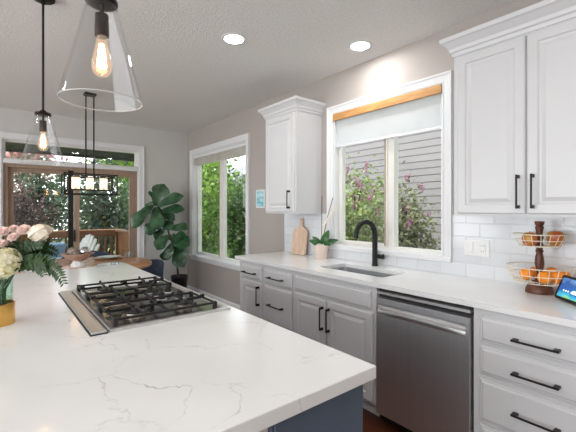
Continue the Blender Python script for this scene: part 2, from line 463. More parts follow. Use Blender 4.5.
struct('wall_left', B().grid_cells([YF - T, D, LO[0], LO[1]], [-0.1, H, LO[2], LO[3]], [LO], -T, 0, wallx(XL)), M['wallback'])
struct('wall_front', B().box(XL, W, YF - T, YF, -0.1, H), M['wallback'])

def base_profile(f, a0, a1):
    b = B()
    prof = [(0, 0), (0.016, 0), (0.016, 0.085), (0.010, 0.100), (0.004, 0.105), (0, 0.105)]
    b.ring_sweep([[f(a, o, z) for o, z in prof] for a in (a0, a1)], True, False, True)
    return b
struct('baseboard_right', base_profile(lambda a, o, z: (W - o, a, z), 3.19, D), M['trim'])
struct('baseboard_back', base_profile(lambda a, o, z: (a, D - o, z), 1.84, W - 0.017), M['trim'])

# casings
def casing(y0, y1, z0, z1, w, f, bottom=False):
    """mitred picture-frame moulding round an opening; f(u, out, v) -> point"""
    b = B()
    prof = [(0, 0), (0, 0.014), (0.012, 0.020), (0.018, 0.016), (w - 0.022, 0.020), (w - 0.012, 0.026), (w, 0.026), (w, 0)]
    rings = []
    for (cu, cv, su, sv) in ((y0, z0, -1, -1 if bottom else 0), (y0, z1, -1, 1), (y1, z1, 1, 1), (y1, z0, 1, -1 if bottom else 0)):
        rings.append([f(cu + su * o, d, cv + sv * o) for o, d in prof])
    b.ring_sweep(rings, True, bottom, True)
    return b

def slider_window(name, op, sill_out, mull, pane_x, parent_casing_w, right_tan=False):
    y0, y1, z0, z1 = op
    w = struct(name, casing(y0, y1, z0, z1, parent_casing_w, lambda u, o, v: (W - o, u, v)), M['trim'], origin=(W, (y0+y1)/2, z0))
    # jamb liner
    jb = B(); e = 0.012
    jb.grid_cells([y0, y1, y0 + e, y1 - e], [z0, z1, z0 + e, z1 - e], [(y0 + e, y1 - e, z0 + e, z1 - e)], -0.002, T, wallx(W))
    mk('window_jamb', jb, M['trim'], w)
    # vinyl frame with two lights
    fr = B(); a = 0.036; m0, m1 = mull
    fr.grid_cells([y0+e, y1-e, y0+a, y1-a, m0, m1], [z0+e, z1-e, z0+a, z1-a], [(y0+a, m0, z0+a, z1-a), (m1, y1-a, z0+a, z1-a)], pane_x - W - 0.03, pane_x - W + 0.03, wallx(W))
    mk('window_frame', fr, M['vinyl'], w)
    s = 0.022
    sa = B().grid_cells([m1 - 0.01, y1-a, m1 + s - 0.01, y1-a-s], [z0+a, z1-a, z0+a+s, z1-a-s], [(m1+s-0.01, y1-a-s, z0+a+s, z1-a-s)], pane_x - W - 0.04, pane_x - W - 0.012, wallx(W))
    mk('sliding_sash', sa, M['vinyl'], w)
    ed = B().box(pane_x - 0.045, pane_x - 0.03, m1 + 0.006, m1 + 0.020, z0 + a + 0.002, z1 - a - 0.002)
    mk('sash_interlock', ed, M['tan'], w)
    for ya, yb, px in ((y0 + a - 0.004, m0 + 0.004, pane_x), (m1 + s - 0.014, y1 - a - s + 0.004, pane_x - 0.026)):
        mk('window_pane', B().box(px, px + 0.004, ya, yb, z0 + a - 0.004, z1 - a + 0.004), M['glass'], w)
    sl = B().box(W - sill_out, pane_x - 0.03, y0 - parent_casing_w - 0.0, y1 + parent_casing_w + 0.0, z0 - 0.03, z0 + 0.008, 0.005, 2) if sill_out else None
    if sl: mk('window_sill', sl, M['trim'], w)
    return w
w1 = slider_window('window_1', W1, 0.045, (4.80, 4.88), W + 0.10, 0.083)
mk('sill_apron', B().box(W - 0.018, W, W1[0] - 0.075, W1[1] + 0.075, W1[2] - 0.075, W1[2] - 0.03, 0.004), M['trim'], w1)
w2 = slider_window('window_2', W2, 0.030, (1.835, 1.905), W + 0.09, 0.075)

# patio door and transom in the back wall
dcas = casing(DR[0], DR[1], 0.0, DR[3], 0.083, lambda u, o, v: (u, D - o, v))
door = struct('door_1', dcas, M['trim'], origin=((DR[0]+DR[1])/2, D, 0))
e = 0.012
mk('door_jamb', B().grid_cells([DR[0], DR[1], DR[0]+e, DR[1]-e], [0.0, DR[3], DR[3]-e], [(DR[0]+e, DR[1]-e, 0, DR[3]-e)], -0.002, T, wally(D)), M['trim'], door)
mk('transom_bar', B().box(DR[0]+e, DR[1]-e, D - 0.012, D + T - 0.01, 1.985, 2.045, 0.004), M['trim'], door)
tf = B().grid_cells([DR[0]+e, DR[1]-e, DR[0]+0.035, DR[1]-0.035], [2.045, DR[3]-e, 2.062, DR[3]-0.03], [(DR[0]+0.035, DR[1]-0.035, 2.062, DR[3]-0.03)], 0.05, 0.10, wally(D))
mk('transom_frame', tf, M['vinyl'], door)
mk('transom_pane', B().box(DR[0]+0.03, DR[1]-0.03, D+0.072, D+0.078, 2.058, DR[3]-0.026), M['glass'], door)
fx = B().grid_cells([DR[0]+e, DR[1]-e, DR[0]+0.06, DR[1]-0.06], [0.0, 1.985, 0.05, 1.94], [(DR[0]+0.06, DR[1]-0.06, 0.05, 1.94)], 0.03, 0.13, wally(D))
mk('door_frame', fx, M['brownframe'], door)
def door_leaf(x0, x1, yo):
    lf = B().grid_cells([x0, x1, x0+0.062, x1-0.062], [0.05, 1.94, 0.13, 1.885], [(x0+0.062, x1-0.062, 0.13, 1.885)], yo, yo+0.04, wally(D))
    o = mk('door_leaf', lf, M['brownframe'], door)
    mk('door_pane', B().box(x0+0.055, x1-0.055, D+yo+0.018, D+yo+0.023, 0.124, 1.89), M['glass'], o)
    return o
door_leaf(DR[0]+0.061, 0.938, 0.088)
lf2 = door_leaf(0.878, DR[1]-0.061, 0.042)
mk('screen_stile', B().box(0.800, 0.862, D+0.060, D+0.084, 0.052, 1.938), M['blackgap'], door)
hb = B().box(0.862, 0.885, D+0.022, D+0.044, 0.93, 1.10, 0.006, 2)
mk('door_handle', hb, M['black'], lf2)

# ------------------------------------------------------------------ recessed lamps
def can(x, y, label, grp='recessed ceiling lamps'):
    t = thing('recessed_light', (x, y, H), label, 'ceiling light', grp)
    mk('trim_ring', B().lathe((x, y, H), [(0.070, -0.001), (0.072, -0.006), (0.092, -0.007), (0.098, -0.001)], 36, True), M['trim'], t, True)
    b = B(); b.lathe((x, y, H), [(0.071, -0.0035), (0, -0.0035)], 32)
    mk('lamp_lens', b, M['canlens'], t, recalc=False)
    return t
c1 = can(1.421, 2.438, 'lit round recessed ceiling lamp farther from the window wall, left of the other one')
c2 = can(2.267, 1.914, 'lit round recessed ceiling lamp close to the wall above the sink window')
for k, (x, y) in enumerate(((1.15, 0.0), (1.42, -1.25), (-1.0, 2.6), (-1.0, 0.8), (-1.0, -1.0), (-2.8, 1.6), (-2.8, -0.9), (0.2, -1.6))):  # further lamps out of view, added to brighten the room
    d = dup(c1, (x, y, H), label='unseen recessed ceiling lamp added to brighten the room')
for o in [o for o in scn.objects if o.name.startswith('lamp_lens')]: pass

# ------------------------------------------------------------------ base cabinets along the window wall
XF = 1.926
DOOR = [(0, 0), (0, 0.013), (0.007, 0.020), (0.050, 0.020), (0.057, 0.012), (0.066, 0.011), (0.088, 0.019)]
DRAW = [(0, 0), (0, 0.010), (0.004, 0.013), (0.010, 0.013), (0.018, 0.020)]
BOT, TOP = 0.108, 0.883

def pull(y, z, x, length, vertical, parent):
    b = B(); h = length / 2; r = 0.0044; out = 0.030
    if vertical:
        b.box(x - out - 2*r, x - out, y - r, y + r, z - h, z + h, 0.0015)
        for s in (-1, 1): b.box(x - out - r, x + 0.001, y - r*1.3, y + r*1.3, z + s*(h - 0.010) - 0.009, z + s*(h - 0.010) + 0.009, 0.001)
    else:
        b.box(x - out - 2*r, x - out, y - h, y + h, z - r, z + r, 0.0015)
        for s in (-1, 1): b.box(x - out - r, x + 0.001, y + s*(h - 0.012) - 0.011, y + s*(h - 0.012) + 0.011, z - r*1.3, z + r*1.3, 0.001)
    return mk('handle', b, M['black'], parent)

def base_cab(name, y0, y1, label, cat='cabinet'):
    t = thing(name, ((XF + W)/2, (y0+y1)/2, 0), label, cat, 'white base cabinets')
    mk('carcass', B().grid_cells([y0, y1], [BOT, TOP], [], XF - W, -0.004, wallx(W)) if name != 'sink_cabinet'
       else B().grid_cells([y0, y1], [BOT, 0.66], [], XF - W, -0.004, wallx(W)).box(XF, 1.98, y0, y1, 0.66, TOP), M['cab'], t)
    mk('toe_kick', B().box(2.0, W - 0.004, y0, y1, 0.0, BOT), M['toe'], t)
    return t
c = base_cab('base_cabinet', 2.737, 3.184, 'white cabinet at the far end of the window run, one drawer above one door')
d = mk('drawer', B().panel(2.777, 3.125, 0.716, 0.852, XF, DRAW), M['cab'], c); pull(2.968, 0.779, XF - 0.02, 0.215, False, d)
d = mk('door', B().panel(2.777, 3.125, 0.125, 0.700, XF, DOOR), M['cab'], c); pull(2.812, 0.582, XF - 0.02, 0.18, True, d)
c = base_cab('drawer_cabinet', 2.322, 2.735, 'white three-drawer cabinet between the far door unit and the sink unit')
for z0, z1, hz in ((0.716, 0.852, 0.779), (0.372, 0.702, 0.537), (0.125, 0.358, 0.245)):
    d = mk('drawer', B().panel(2.341, 2.729, z0, z1, XF, DRAW), M['cab'], c); pull(2.55, hz, XF - 0.02, 0.21, False, d)
c = base_cab('sink_cabinet', 1.485, 2.320, 'white two-door cabinet under the sink with a false drawer front')
mk('false_front', B().panel(1.524, 2.304, 0.726, 0.850, XF, DRAW), M['cab'], c)
for y0, y1, hy in ((1.936, 2.306, 1.966), (1.512, 1.928, 1.899)):
    d = mk('door', B().panel(y0, y1, 0.125, 0.708, XF, DOOR), M['cab'], c); pull(hy, 0.572, XF - 0.02, 0.175, True, d)
c = base_cab('drawer_cabinet', 0.340, 0.872, 'white four-drawer cabinet right of the dishwasher')
for z0, z1, hz in ((0.719, 0.845, 0.772), (0.556, 0.695, 0.614), (0.322, 0.531, 0.425), (0.125, 0.300, 0.21)):
    d = mk('drawer', B().panel(0.352, 0.836, z0, z1, XF, DRAW), M['cab'], c); pull(0.587, hz, XF - 0.02, 0.188, False, d)

# dishwasher
dy0, dy1 = 0.880, 1.478
dw = thing('dishwasher', (2.2, (dy0+dy1)/2, 0), 'stainless steel dishwasher with pocket handle under the counter', 'dishwasher')
mk('tub', B().box(1.945, W - 0.01, dy0, dy1, 0.03, 0.880), M['blackgap'], dw)
mk('toe_panel', B().box(1.985, 2.0, dy0, dy1, 0.0, 0.1), M['blackgap'], dw)
hy0, hy1, hz0, hz1 = 0.905, 1.462, 0.722, 0.784
df = B().grid_cells([dy0+0.004, dy1-0.004, hy0, hy1], [0.085, 0.822, hz0, hz1], [(hy0, hy1, hz0, hz1)], 0, 0.04, wallx(1.903))
dd = mk('door', df, M['dwsteel'], dw)
pk = B(); n = 16
rows = []
for i in range(n + 1):
    u = i / n; y = hy0 + (hy1 - hy0) * u
    q = math.sin(math.pi * u) ** 0.7
    rows.append([(1.906, y, hz1 - 0.003), (1.935, y, hz1 - 0.006), (1.936, y, hz0 + 0.030), (1.922, y, hz0 + 0.026), (1.908 - 0.014*q, y, hz0 + 0.024), (1.903 - 0.010*q, y, hz0 + 0.012), (1.9025, y, hz0 - 0.001)])
pk.ring_sweep(rows, False, False, False)
mk('pocket_handle', pk, M['dwsteel'], dd, True)
mk('control_edge', B().box(1.912, 1.945, dy0+0.004, dy1-0.004, 0.845, 0.862, 0.002), M['dwsteel'], dw)

# ------------------------------------------------------------------ countertop, sink, faucet
CT = 0.914
SK = (2.080, 2.385, 1.560, 2.185)     # x0 x1 y0 y1
ct = B().grid_cells([1.900, W - 0.002, SK[0], SK[1]], [0.31, 3.242, SK[2], SK[3]], [SK], TOP + 0.001, CT, lambda u, v, t: (u, v, t))
mk('countertop', ct, M['quartz2'], label='long white quartz worktop along the window wall', cat='countertop')
sk = thing('kitchen_sink', ((SK[0]+SK[1])/2, (SK[2]+SK[3])/2, 0.70), 'undermount steel sink set in the window-wall counter', 'sink')
b = B()
def rr(x0, x1, y0, y1, z, r, n=5):
    pts = []
    for cx, cy, a0 in ((x1-r, y1-r, 0), (x0+r, y1-r, 90), (x0+r, y0+r, 180), (x1-r, y0+r, 270)):
        for k in range(n + 1):
            a = R(a0 + 90*k/n); pts.append((cx + r*math.cos(a), cy + r*math.sin(a), z))
    return pts
x0, x1, y0, y1 = SK[0]-0.006, SK[1]+0.006, SK[2]-0.006, SK[3]+0.006
b.ring_sweep([rr(x0-.02, x1+.02, y0-.02, y1+.02, 0.8835, .05), rr(x0, x1, y0, y1, 0.8835, .035), rr(x0, x1, y0, y1, 0.72, .035), rr(x0+.02, x1-.02, y0+.02, y1-.02, 0.70, .03)], True, False, False)
b.poly(rr(x0+.02, x1-.02, y0+.02, y1-.02, 0.70, .03))
mk('basin', b, M['sink'], sk, True)
mk('drain', B().lathe(((x0+x1)/2, (y0+y1)/2, 0.7005), [(0.045, 0), (0.042, 0.004), (0.03, 0.002), (0, 0.001)], 24), M['steel'], sk, True)

FX, FY = 2.475, 1.930
fa = thing('kitchen_faucet', (FX, FY, CT), 'matte black gooseneck faucet behind the sink', 'faucet')
mk('base_flange', B().lathe((FX, FY, CT), [(0, 0), (0.027, 0), (0.027, 0.008), (0.022, 0.012), (0, 0.012)], 24), M['black'], fa, True)
pts = [(FX, FY, CT + 0.01), (FX, FY, 1.175)]
for k in range(1, 13):
    a = math.pi * k / 12 * 0.97
    pts.append((FX - 0.118 + 0.118*math.cos(a), FY, 1.175 + 0.108*math.sin(a)))
pts.append((FX - 0.238, FY, 1.155))
rads = [0.0235, 0.0225] + [0.022 - 0.0003*k for k in range(12)] + [0.018]
mk('spout', B().tube(pts, rads, 14), M['black'], fa, True)
hl = B().cyl((FX, FY - 0.015, 0.995), (FX, FY - 0.085, 0.995), 0.019, 0.019, 16).cyl((FX, FY - 0.078, 0.995), (FX + 0.004, FY - 0.084, 1.02), 0.006, 0.005, 8)
mk('lever_handle', hl, M['black'], fa, True)

# backsplash: tiled skin on the wall
bs = B().grid_cells([0.31, 3.24, W2[0]-0.076, W2[1]+0.076], [CT, 1.344, W2[2]-0.031], [(W2[0]-0.076, W2[1]+0.076, W2[2]-0.031, 2)], -0.010, 0, wallx(W))
struct('trim_1', bs, M['tile'])

# ------------------------------------------------------------------ wall cabinets
def crown(b, xf, y0, y1, xw):
    prof = [(0.0, 2.325), (0.008, 2.325), (0.012, 2.345), (0.020, 2.352), (0.024, 2.372), (0.050, 2.405), (0.060, 2.412), (0.064, 2.435), (0.0, 2.435)]
    rings = []
    for cx, cy, sx, sy in ((xw, y1, 0, 1), (xf, y1, -1, 1), (xf, y0, -1, -1), (xw, y0, 0, -1)):
        rings.append([(cx + sx*o, cy + sy*o, z) for o, z in prof])
    b.ring_sweep(rings, True, False, True)
    return b
XU = W - 0.33
def upper(y0, y1, label):
    t = thing('wall_cabinet', ((XU + W)/2, (y0+y1)/2, 1.344), label, 'cabinet', 'white wall cabinets')
    mk('carcass', B().box(XU, W - 0.002, y0, y1, 1.344, 2.43), M['cab'], t)
    mk('crown_molding', crown(B(), XU, y0, y1, W - 0.002), M['cab'], t)
    return t
u = upper(2.644, 3.143, 'white wall cabinet with one door, left of the sink window')
d = mk('door', B().panel(2.668, 3.128, 1.358, 2.312, XU, DOOR), M['cab'], u); pull(2.722, 1.481, XU - 0.02, 0.175, True, d)
u = upper(0.330, 1.124, 'large white two-door wall cabinet right of the sink window')
for y0, y1, hy in ((0.729, 1.098, 0.759), (0.354, 0.722, 0.690)):
    d = mk('door', B().panel(y0, y1, 1.358, 2.312, XU, DOOR), M['cab'], u); pull(hy, 1.478, XU - 0.02, 0.182, True, d)

# ------------------------------------------------------------------ island
isl = thing('island_cabinet', (0.69, 2.0, 0), 'slate blue island cabinet under the veined white worktop', 'cabinet')
mk('carcass', B().box(0.526, 0.862, 0.72, 3.29, 0.1, 0.874), M['blue'], isl)
mk('toe_kick', B().box(0.526, 0.80, 0.76, 3.25, 0.0, 0.1), M['blackgap'], isl)
mk('end_panel', B().box(0.53, 0.858, 0.712, 0.72, 0.1, 0.874, 0.002), M['blue'], isl)
for i in range(4):
    y0 = 0.74 + i*0.635
    b = B().panel(y0, y0 + 0.62, 0.12, 0.86, 0, DOOR)
    for v in b.bm.verts: v.co.x = 0.862 - v.co.x
    mk('door', b, M['blue'], isl)
mk('island_support_wall', B().box(0.05, 0.524, 0.735, 3.28, 0, 0.874), M['knee'], label='pale panelled support wall under the island overhang beside the blue cabinet', cat='panel')
mk('island_countertop', B().box(-0.45, 0.890, 0.688, 3.330, 0.875, CT, 0.003, 2), M['quartz'], label='large white veined quartz island worktop in the foreground', cat='countertop')

# downdraft vent + gas cooktop
vt = mk('downdraft_vent', B().box(0.275, 0.328, 1.505, 2.385, CT + 0.0005, 0.926, 0.004, 2), M['steel'], label='narrow steel downdraft vent strip along the left side of the cooktop', cat='vent')
mk('shadow_strip', B().box(0.2705, 0.331, 1.501, 2.389, CT + 0.0001, CT + 0.004), M['blackgap'], vt)  # black strip standing for the shadow line beside the vent
cx0, cx1, cy0, cy1 = 0.335, 0.862, 1.505, 2.385
ck = thing('gas_cooktop', ((cx0+cx1)/2, (cy0+cy1)/2, CT), 'stainless steel gas cooktop with black grates set in the island', 'cooktop')
b = B()
b.ring_sweep([rr(cx0, cx1, cy0, cy1, CT, .008), rr(cx0, cx1, cy0, cy1, CT+.009, .008), rr(cx0+.004, cx1-.004, cy0+.004, cy1-.004, CT+.012, .01), rr(cx0+.022, cx1-.022, cy0+.020, cy1-.022, CT+.012, .02), rr(cx0+.030, cx1-.030, cy0+.028, cy1-.030, CT+.0045, .02)], True, False, False)
b.poly(rr(cx0, cx1, cy0, cy1, CT, .008)[::-1])
mk('tray', b, M['steel'], ck)
mk('pan', B().ring_sweep([rr(cx0+.029, cx1-.029, cy0+.027, cy1-.029, z_, .02) for z_ in (CT+.001, CT+.005)], True, False, True), M['pansteel'], ck)
zb = CT + 0.005
for x, y, r in ((0.475, 1.665, 0.045), (0.695, 1.665, 0.040), (0.485, 1.945, 0.052), (0.475, 2.225, 0.040), (0.695, 2.225, 0.045)):
    bu = mk('burner', B().lathe((x, y, zb), [(0, 0), (r*1.25, 0), (r*1.2, 0.006), (r*0.95, 0.010), (r*0.9, 0.018), (0, 0.018)], 28), M['brass'], ck, True)
    mk('burner_cap', B().lathe((x, y, zb), [(0, 0.018), (r, 0.018), (r*1.02, 0.023), (r*0.9, 0.028), (0, 0.029)], 28), M['enamel'], bu, True)
def grate(x0, x1, y0, y1, centers):
    b = B(); z0, z1, h = CT + 0.032, CT + 0.042, 0.0042
    for y in (y0, y1): b.box(x0, x1, y - h, y + h, z0, z1, 0.002)
    for x in (x0, x1): b.box(x - h, x + h, y0, y1, z0 + 0.0005, z1 + 0.0005, 0.002)
    for x in (x0, x1):
        for y in (y0, y1):
            b.box(x - 0.009, x + 0.009, y - 0.009, y + 0.009, CT + 0.0055, z1 + 0.002, 0.003)
    if len(centers) > 1:
        xm = (x0 + x1)/2; b.box(xm - h, xm + h, y0, y1, z0 + 0.001, z1 + 0.001, 0.002)
    for cx, cy, xa, xb in centers:
        g = 0.018
        for s, ye in ((-1, y0), (1, y1)):
            b.box(cx - h, cx + h, min(cy + s*g, ye), max(cy + s*g, ye), z0 + 0.002, z1 + 0.004, 0.002)
            b.box(cx - h*1.2, cx + h*1.2, ye - 0.011, ye + 0.011, z0 + 0.004, z1 + 0.012, 0.003)
        for s, xe in ((-1, xa), (1, xb)):
            b.box(min(cx + s*g, xe), max(cx + s*g, xe), cy - h, cy + h, z0 + 0.002, z1 + 0.004, 0.002)
            b.box(xe - 0.011, xe + 0.011, cy - h*1.2, cy + h*1.2, z0 + 0.004, z1 + 0.012, 0.003)
    return mk('grate', b, M['iron'], ck)
grate(0.364, 0.792, 1.533, 1.795, [(0.475, 1.665, 0.364, 0.58), (0.695, 1.665, 0.58, 0.792)])
grate(0.364, 0.598, 1.815, 2.075, [(0.485, 1.945, 0.364, 0.598)])
grate(0.364, 0.792, 2.095, 2.345, [(0.475, 2.225, 0.364, 0.58), (0.695, 2.225, 0.58, 0.792)])
for x, y in ((0.668, 1.88), (0.668, 1.975), (0.668, 2.06), (0.755, 1.855), (0.755, 2.02)):
    kn = mk('knob', B().lathe((x, y, zb), [(0, 0), (0.021, 0), (0.021, 0.004), (0.017, 0.008), (0.015, 0.030), (0.012, 0.034), (0, 0.034)], 20).box(x-0.0035, x+0.0035, y-0.017, y+0.017, zb+0.030, zb+0.040, 0.001), M['blackgap'], ck, True)
    mk('knob_ring', B().lathe((x, y, zb), [(0.021, 0), (0.026, 0), (0.025, 0.004), (0.021, 0.004)], 20, True), M['steel'], kn, True)

# ------------------------------------------------------------------ pendants
def pendant(x, y, label, zt=2.000):
    t = thing('pendant_light', (x, y, H), label, 'pendant lamp', 'clear glass pendants over the island')
    mk('canopy', B().lathe((x, y, H), [(0, 0), (0.062, 0), (0.064, -0.018), (0.058, -0.024), (0.012, -0.026), (0.012, -0.05), (0, -0.05)], 32), M['black'], t, True)
    mk('rod', B().cyl((x, y, H - 0.03), (x, y, zt + 0.012), 0.0065, None, 12), M['black'], t, True)
    mk('shade_holder', B().lathe((x, y, zt), [(0, 0.028), (0.016, 0.026), (0.018, 0.014), (0.041, 0.012), (0.044, 0.006), (0.044, -0.004), (0.041, -0.006), (0, -0.006)], 32), M['bronze'], t, True)
    so = mk('socket', B().lathe((x, y, zt), [(0, -0.004), (0.006, -0.004), (0.006, -0.035), (0.019, -0.037), (0.0195, -0.100), (0.0175, -0.103), (0, -0.103)], 24), M['bronze'], t, True)
    prof = [(0.041, -0.004), (0.112, -0.288), (0.1135, -0.292), (0.1135, -0.295), (0.111, -0.295), (0.109, -0.288), (0.0385, -0.004)]
    pr2 = []
    a, bb = prof[0], prof[1]
    for k in range(9): pr2.append((a[0] + (bb[0]-a[0])*k/8, a[1] + (bb[1]-a[1])*k/8))
    pr2 += prof[2:5]
    a, bb = prof[5], prof[6]
    for k in range(9): pr2.append((a[0] + (bb[0]-a[0])*k/8, a[1] + (bb[1]-a[1])*k/8))
    mk('glass_shade', B().lathe((x, y, zt), pr2, 64), M['lampglass'], t, True)
    mk('shade_rim', B().tube([(x + 0.1122*math.cos(2*math.pi*k/64), y + 0.1122*math.sin(2*math.pi*k/64), zt - 0.295) for k in range(64)], 0.0016, 6, True), M['rimglass'], t, True)
    bz = zt - 0.103
    bprof = [(0.014, 0.004), (0.0145, -0.012), (0.018, -0.030), (0.024, -0.056), (0.0285, -0.078), (0.028, -0.094), (0.023, -0.108), (0.014, -0.117), (0, -0.119)]
    bu = mk('bulb', B().lathe((x, y, bz), bprof, 32), M['bulbglass'], t, True)
    f = B()
    for k in range(6):
        a = 2*math.pi*k/6; a2 = a + math.pi/6
        f.tube([(x + 0.006*math.cos(a), y + 0.006*math.sin(a), bz - 0.022), (x + 0.013*math.cos(a), y + 0.013*math.sin(a), bz - 0.088), (x + 0.012*math.cos(a2), y + 0.012*math.sin(a2), bz - 0.092), (x + 0.006*math.cos(a2), y + 0.006*math.sin(a2), bz - 0.024)], 0.0013, 5)
    mk('filament', f, M['filament'], bu)
    return t
pendant(0.247, 1.200, 'nearer and larger-looking clear glass cone pendant, bulb lit, over the front of the island')
pendant(0.225, 2.68, 'farther clear glass cone pendant on a long black rod, hanging before the patio door', 1.962)

# linear chandelier over the table
qx, qy = 0.825, 4.60
ch = thing('chandelier', (qx, qy, H), 'black rectangular cage chandelier with glass candle cylinders over the dining table', 'chandelier')
mk('canopy', B().box(qx-0.06, qx+0.06, qy-0.05, qy+0.05, H-0.025, H, 0.004), M['black'], ch)
for dx in (-0.04, 0.04):
    mk('rod', B().cyl((qx+dx, qy, H-0.02), (qx+dx, qy, 1.70), 0.008, None, 10), M['black'], ch, True)
cxa, cxb, cya, cyb, cza, czb = qx-0.26, qx+0.26, qy-0.10, qy+0.10, 1.555, 1.775
b = B(); h = 0.0065
for yy in (cya, cyb):
    for zz in (cza, czb): b.box(cxa-h, cxb+h, yy-h, yy+h, zz-h, zz+h)
for xx in (cxa, cxb):
    for zz in (cza, czb): b.box(xx-h+.0005, xx+h-.0005, cya, cyb, zz-h, zz+h)
    for yy in (cya, cyb): b.box(xx-h, xx+h, yy-h, yy+h, cza, czb)
mk('cage_frame', b, M['black'], ch)
b = B(); k2 = 0.05
for yy in (cya+0.04, cyb-0.04):
    for zz in (cza+k2, czb-k2+0.02): b.box(cxa+k2, cxb-k2, yy-h*.8, yy+h*.8, zz-h*.8, zz+h*.8)
    for xx in (cxa+k2, cxb-k2): b.box(xx-h*.8, xx+h*.8, yy-h*.8, yy+h*.8, cza+k2, czb-k2+0.02)
for xx in (cxa, cxb):
    for yy in (cya, cyb):
        for zz, z2 in ((cza, cza+k2), (czb, czb-k2+0.02)):
            sx = 1 if xx == cxa else -1; sy = 1 if yy == cya else -1
            b.tube([(xx, yy, zz), (xx+sx*k2, yy+sy*0.04, z2)], 0.0045, 6)
for dx in (-0.04, 0.04): b.box(qx+dx-h, qx+dx+h, cya+0.03, cyb-0.03, czb-k2+0.014, czb-k2+0.03)
b.box(cxa+k2, cxb-k2, qy-0.012, qy+0.012, cza+k2-0.008, cza+k2+0.004)
mk('inner_frame', b, M['black'], ch)
for dx in (-0.14, 0.0, 0.14):
    cp = mk('candle_cup', B().lathe((qx+dx, qy, cza+k2+0.002), [(0, 0), (0.036, 0), (0.036, 0.006), (0.014, 0.009), (0.012, 0.035), (0, 0.035)], 20), M['black'], ch, True)
    mk('candle_bulb', B().lathe((qx+dx, qy, cza+k2+0.037), [(0, 0), (0.010, 0.002), (0.017, 0.025), (0.014, 0.050), (0.005, 0.075), (0, 0.080)], 16), M['candle'], cp, True)
    mk('glass_cylinder', B().lathe((qx+dx, qy, cza+k2+0.008), [(0.040, 0), (0.040, 0.128), (0.038, 0.128), (0.038, 0)], 24, True), M['crystal'], cp, True)

# ------------------------------------------------------------------ shades and blinds
rs = thing('roller_shade', (W, 1.925, 2.30), 'white roller shade with oak valance at the sink window', 'window shade')
mk('valance', B().box(W - 0.022, W - 0.002, W2[0] + 0.002, W2[1] - 0.002, 2.235, 2.298, 0.002), M['oak'], rs)
mk('fabric', B().grid_cells([W2[0]+0.014 + k*0.1 for k in range(11)] + [W2[1]-0.014], [1.995, 2.285], [], 0.020, 0.0215, wallx(W)), M['shade'], rs)
mk('bottom_rail', B().box(W + 0.014, W + 0.026, W2[0]+0.014, W2[1]-0.014, 1.980, 1.998, 0.003), M['trim'], rs)
bl = thing('raised_blind', (W, 4.875, 2.283), 'pale blind drawn up to the top of the breakfast window', 'window blind')
mk('headrail', B().box(W + 0.004, W + 0.055, W1[0]+0.014, W1[1]-0.014, 2.225, 2.272, 0.003), M['trim'], bl)
b = B()
for k in range(9): b.box(W + 0.006 + (k % 2)*0.004, W + 0.052, W1[0]+0.018, W1[1]-0.018, 2.108 + k*0.013, 2.117 + k*0.013)
mk('slat_stack', b, M['blind'], bl)

# ------------------------------------------------------------------ things on the window counter
# outlet plate
yl, yh, zl, zh = 1.045, 1.212, 1.068, 1.176; xp = W - 0.0105
op = thing('outlet_plate', (xp, (yl+yh)/2, zl), 'white wall plate with switch and socket on the tiles right of the sink window', 'outlet')
mk('cover_plate', B().box(xp - 0.006, xp, yl, yh, zl, zh, 0.003, 2), M['plate'], op)
mk('rocker_switch', B().box(xp - 0.010, xp - 0.005, yh - 0.062, yh - 0.028, zl + 0.02, zh - 0.02, 0.002), M['plate'], op)
rc = mk('receptacle', B().box(xp - 0.009, xp - 0.005, yl + 0.026, yl + 0.06, zl + 0.02, zh - 0.02, 0.002), M['plate'], op)
for zc in (zl + 0.036, zh - 0.036):
    for yy in (-0.006, 0.006): mk('socket_slot', B().box(xp - 0.0094, xp - 0.008, yl + 0.043 + yy - 0.001, yl + 0.043 + yy + 0.001, zc - 0.005, zc + 0.005), M['blackgap'], rc)

# wall print
b = B().box(W - 0.018, W - 0.001, 3.615, 3.805, 1.405, 1.630, 0.003)
wp = mk('wall_print', b, M['trim'], label='small white framed teal print on the wall beside the cabinet', cat='picture')
mk('print_sheet', B().box(W - 0.0195, W - 0.0178, 3.635, 3.785, 1.422, 1.612), M['teal'], wp)

# cutting board leaning on the tiles
b = B(); prof = []
yc = 2.915
def arc(cy, cz, r, a0, a1, n): return [(cy + r*math.cos(R(a0+(a1-a0)*k/n)), cz + r*math.sin(R(a0+(a1-a0)*k/n))) for k in range(n+1)]
hw = 0.108
prof = arc(hw-0.02, 0.02, 0.02, -90, 0, 4) + arc(hw-0.06, 0.22, 0.06, 0, 80, 6) + [(0.028, 0.292), (0.021, 0.30)] + arc(0.0, 0.365, 0.021, 0, 180, 8)
prof += [(-0.021, 0.30), (-0.028, 0.292)] + arc(-hw+0.06, 0.22, 0.06, 100, 180, 6) + arc(-hw+0.02, 0.02, 0.02, 180, 270, 4)
lean = R(9)
def bp(y, z, t):
    x = W - 0.030 - 0.0615 + z*math.sin(lean) + t*math.cos(lean); return (x, yc + y, CT + 0.004 + z*math.cos(lean) - t*math.sin(lean))
b.ring_sweep([[bp(y, z, t) for y, z in prof] for t in (0, 0.018)], True, False, True)
cb = mk('cutting_board', b, M['board'], label='pale wooden chopping board with a handle leaning on the tiles', cat='cutting board')
b = B(); hp = [(0.007*math.cos(2*math.pi*k/14), 0.365 + 0.007*math.sin(2*math.pi*k/14)) for k in range(14)]
b.ring_sweep([[bp(y, z, t) for y, z in hp] for t in (-0.0008, 0.0188)], True, False, True)
mk('hang_hole', b, M['stem'], cb)

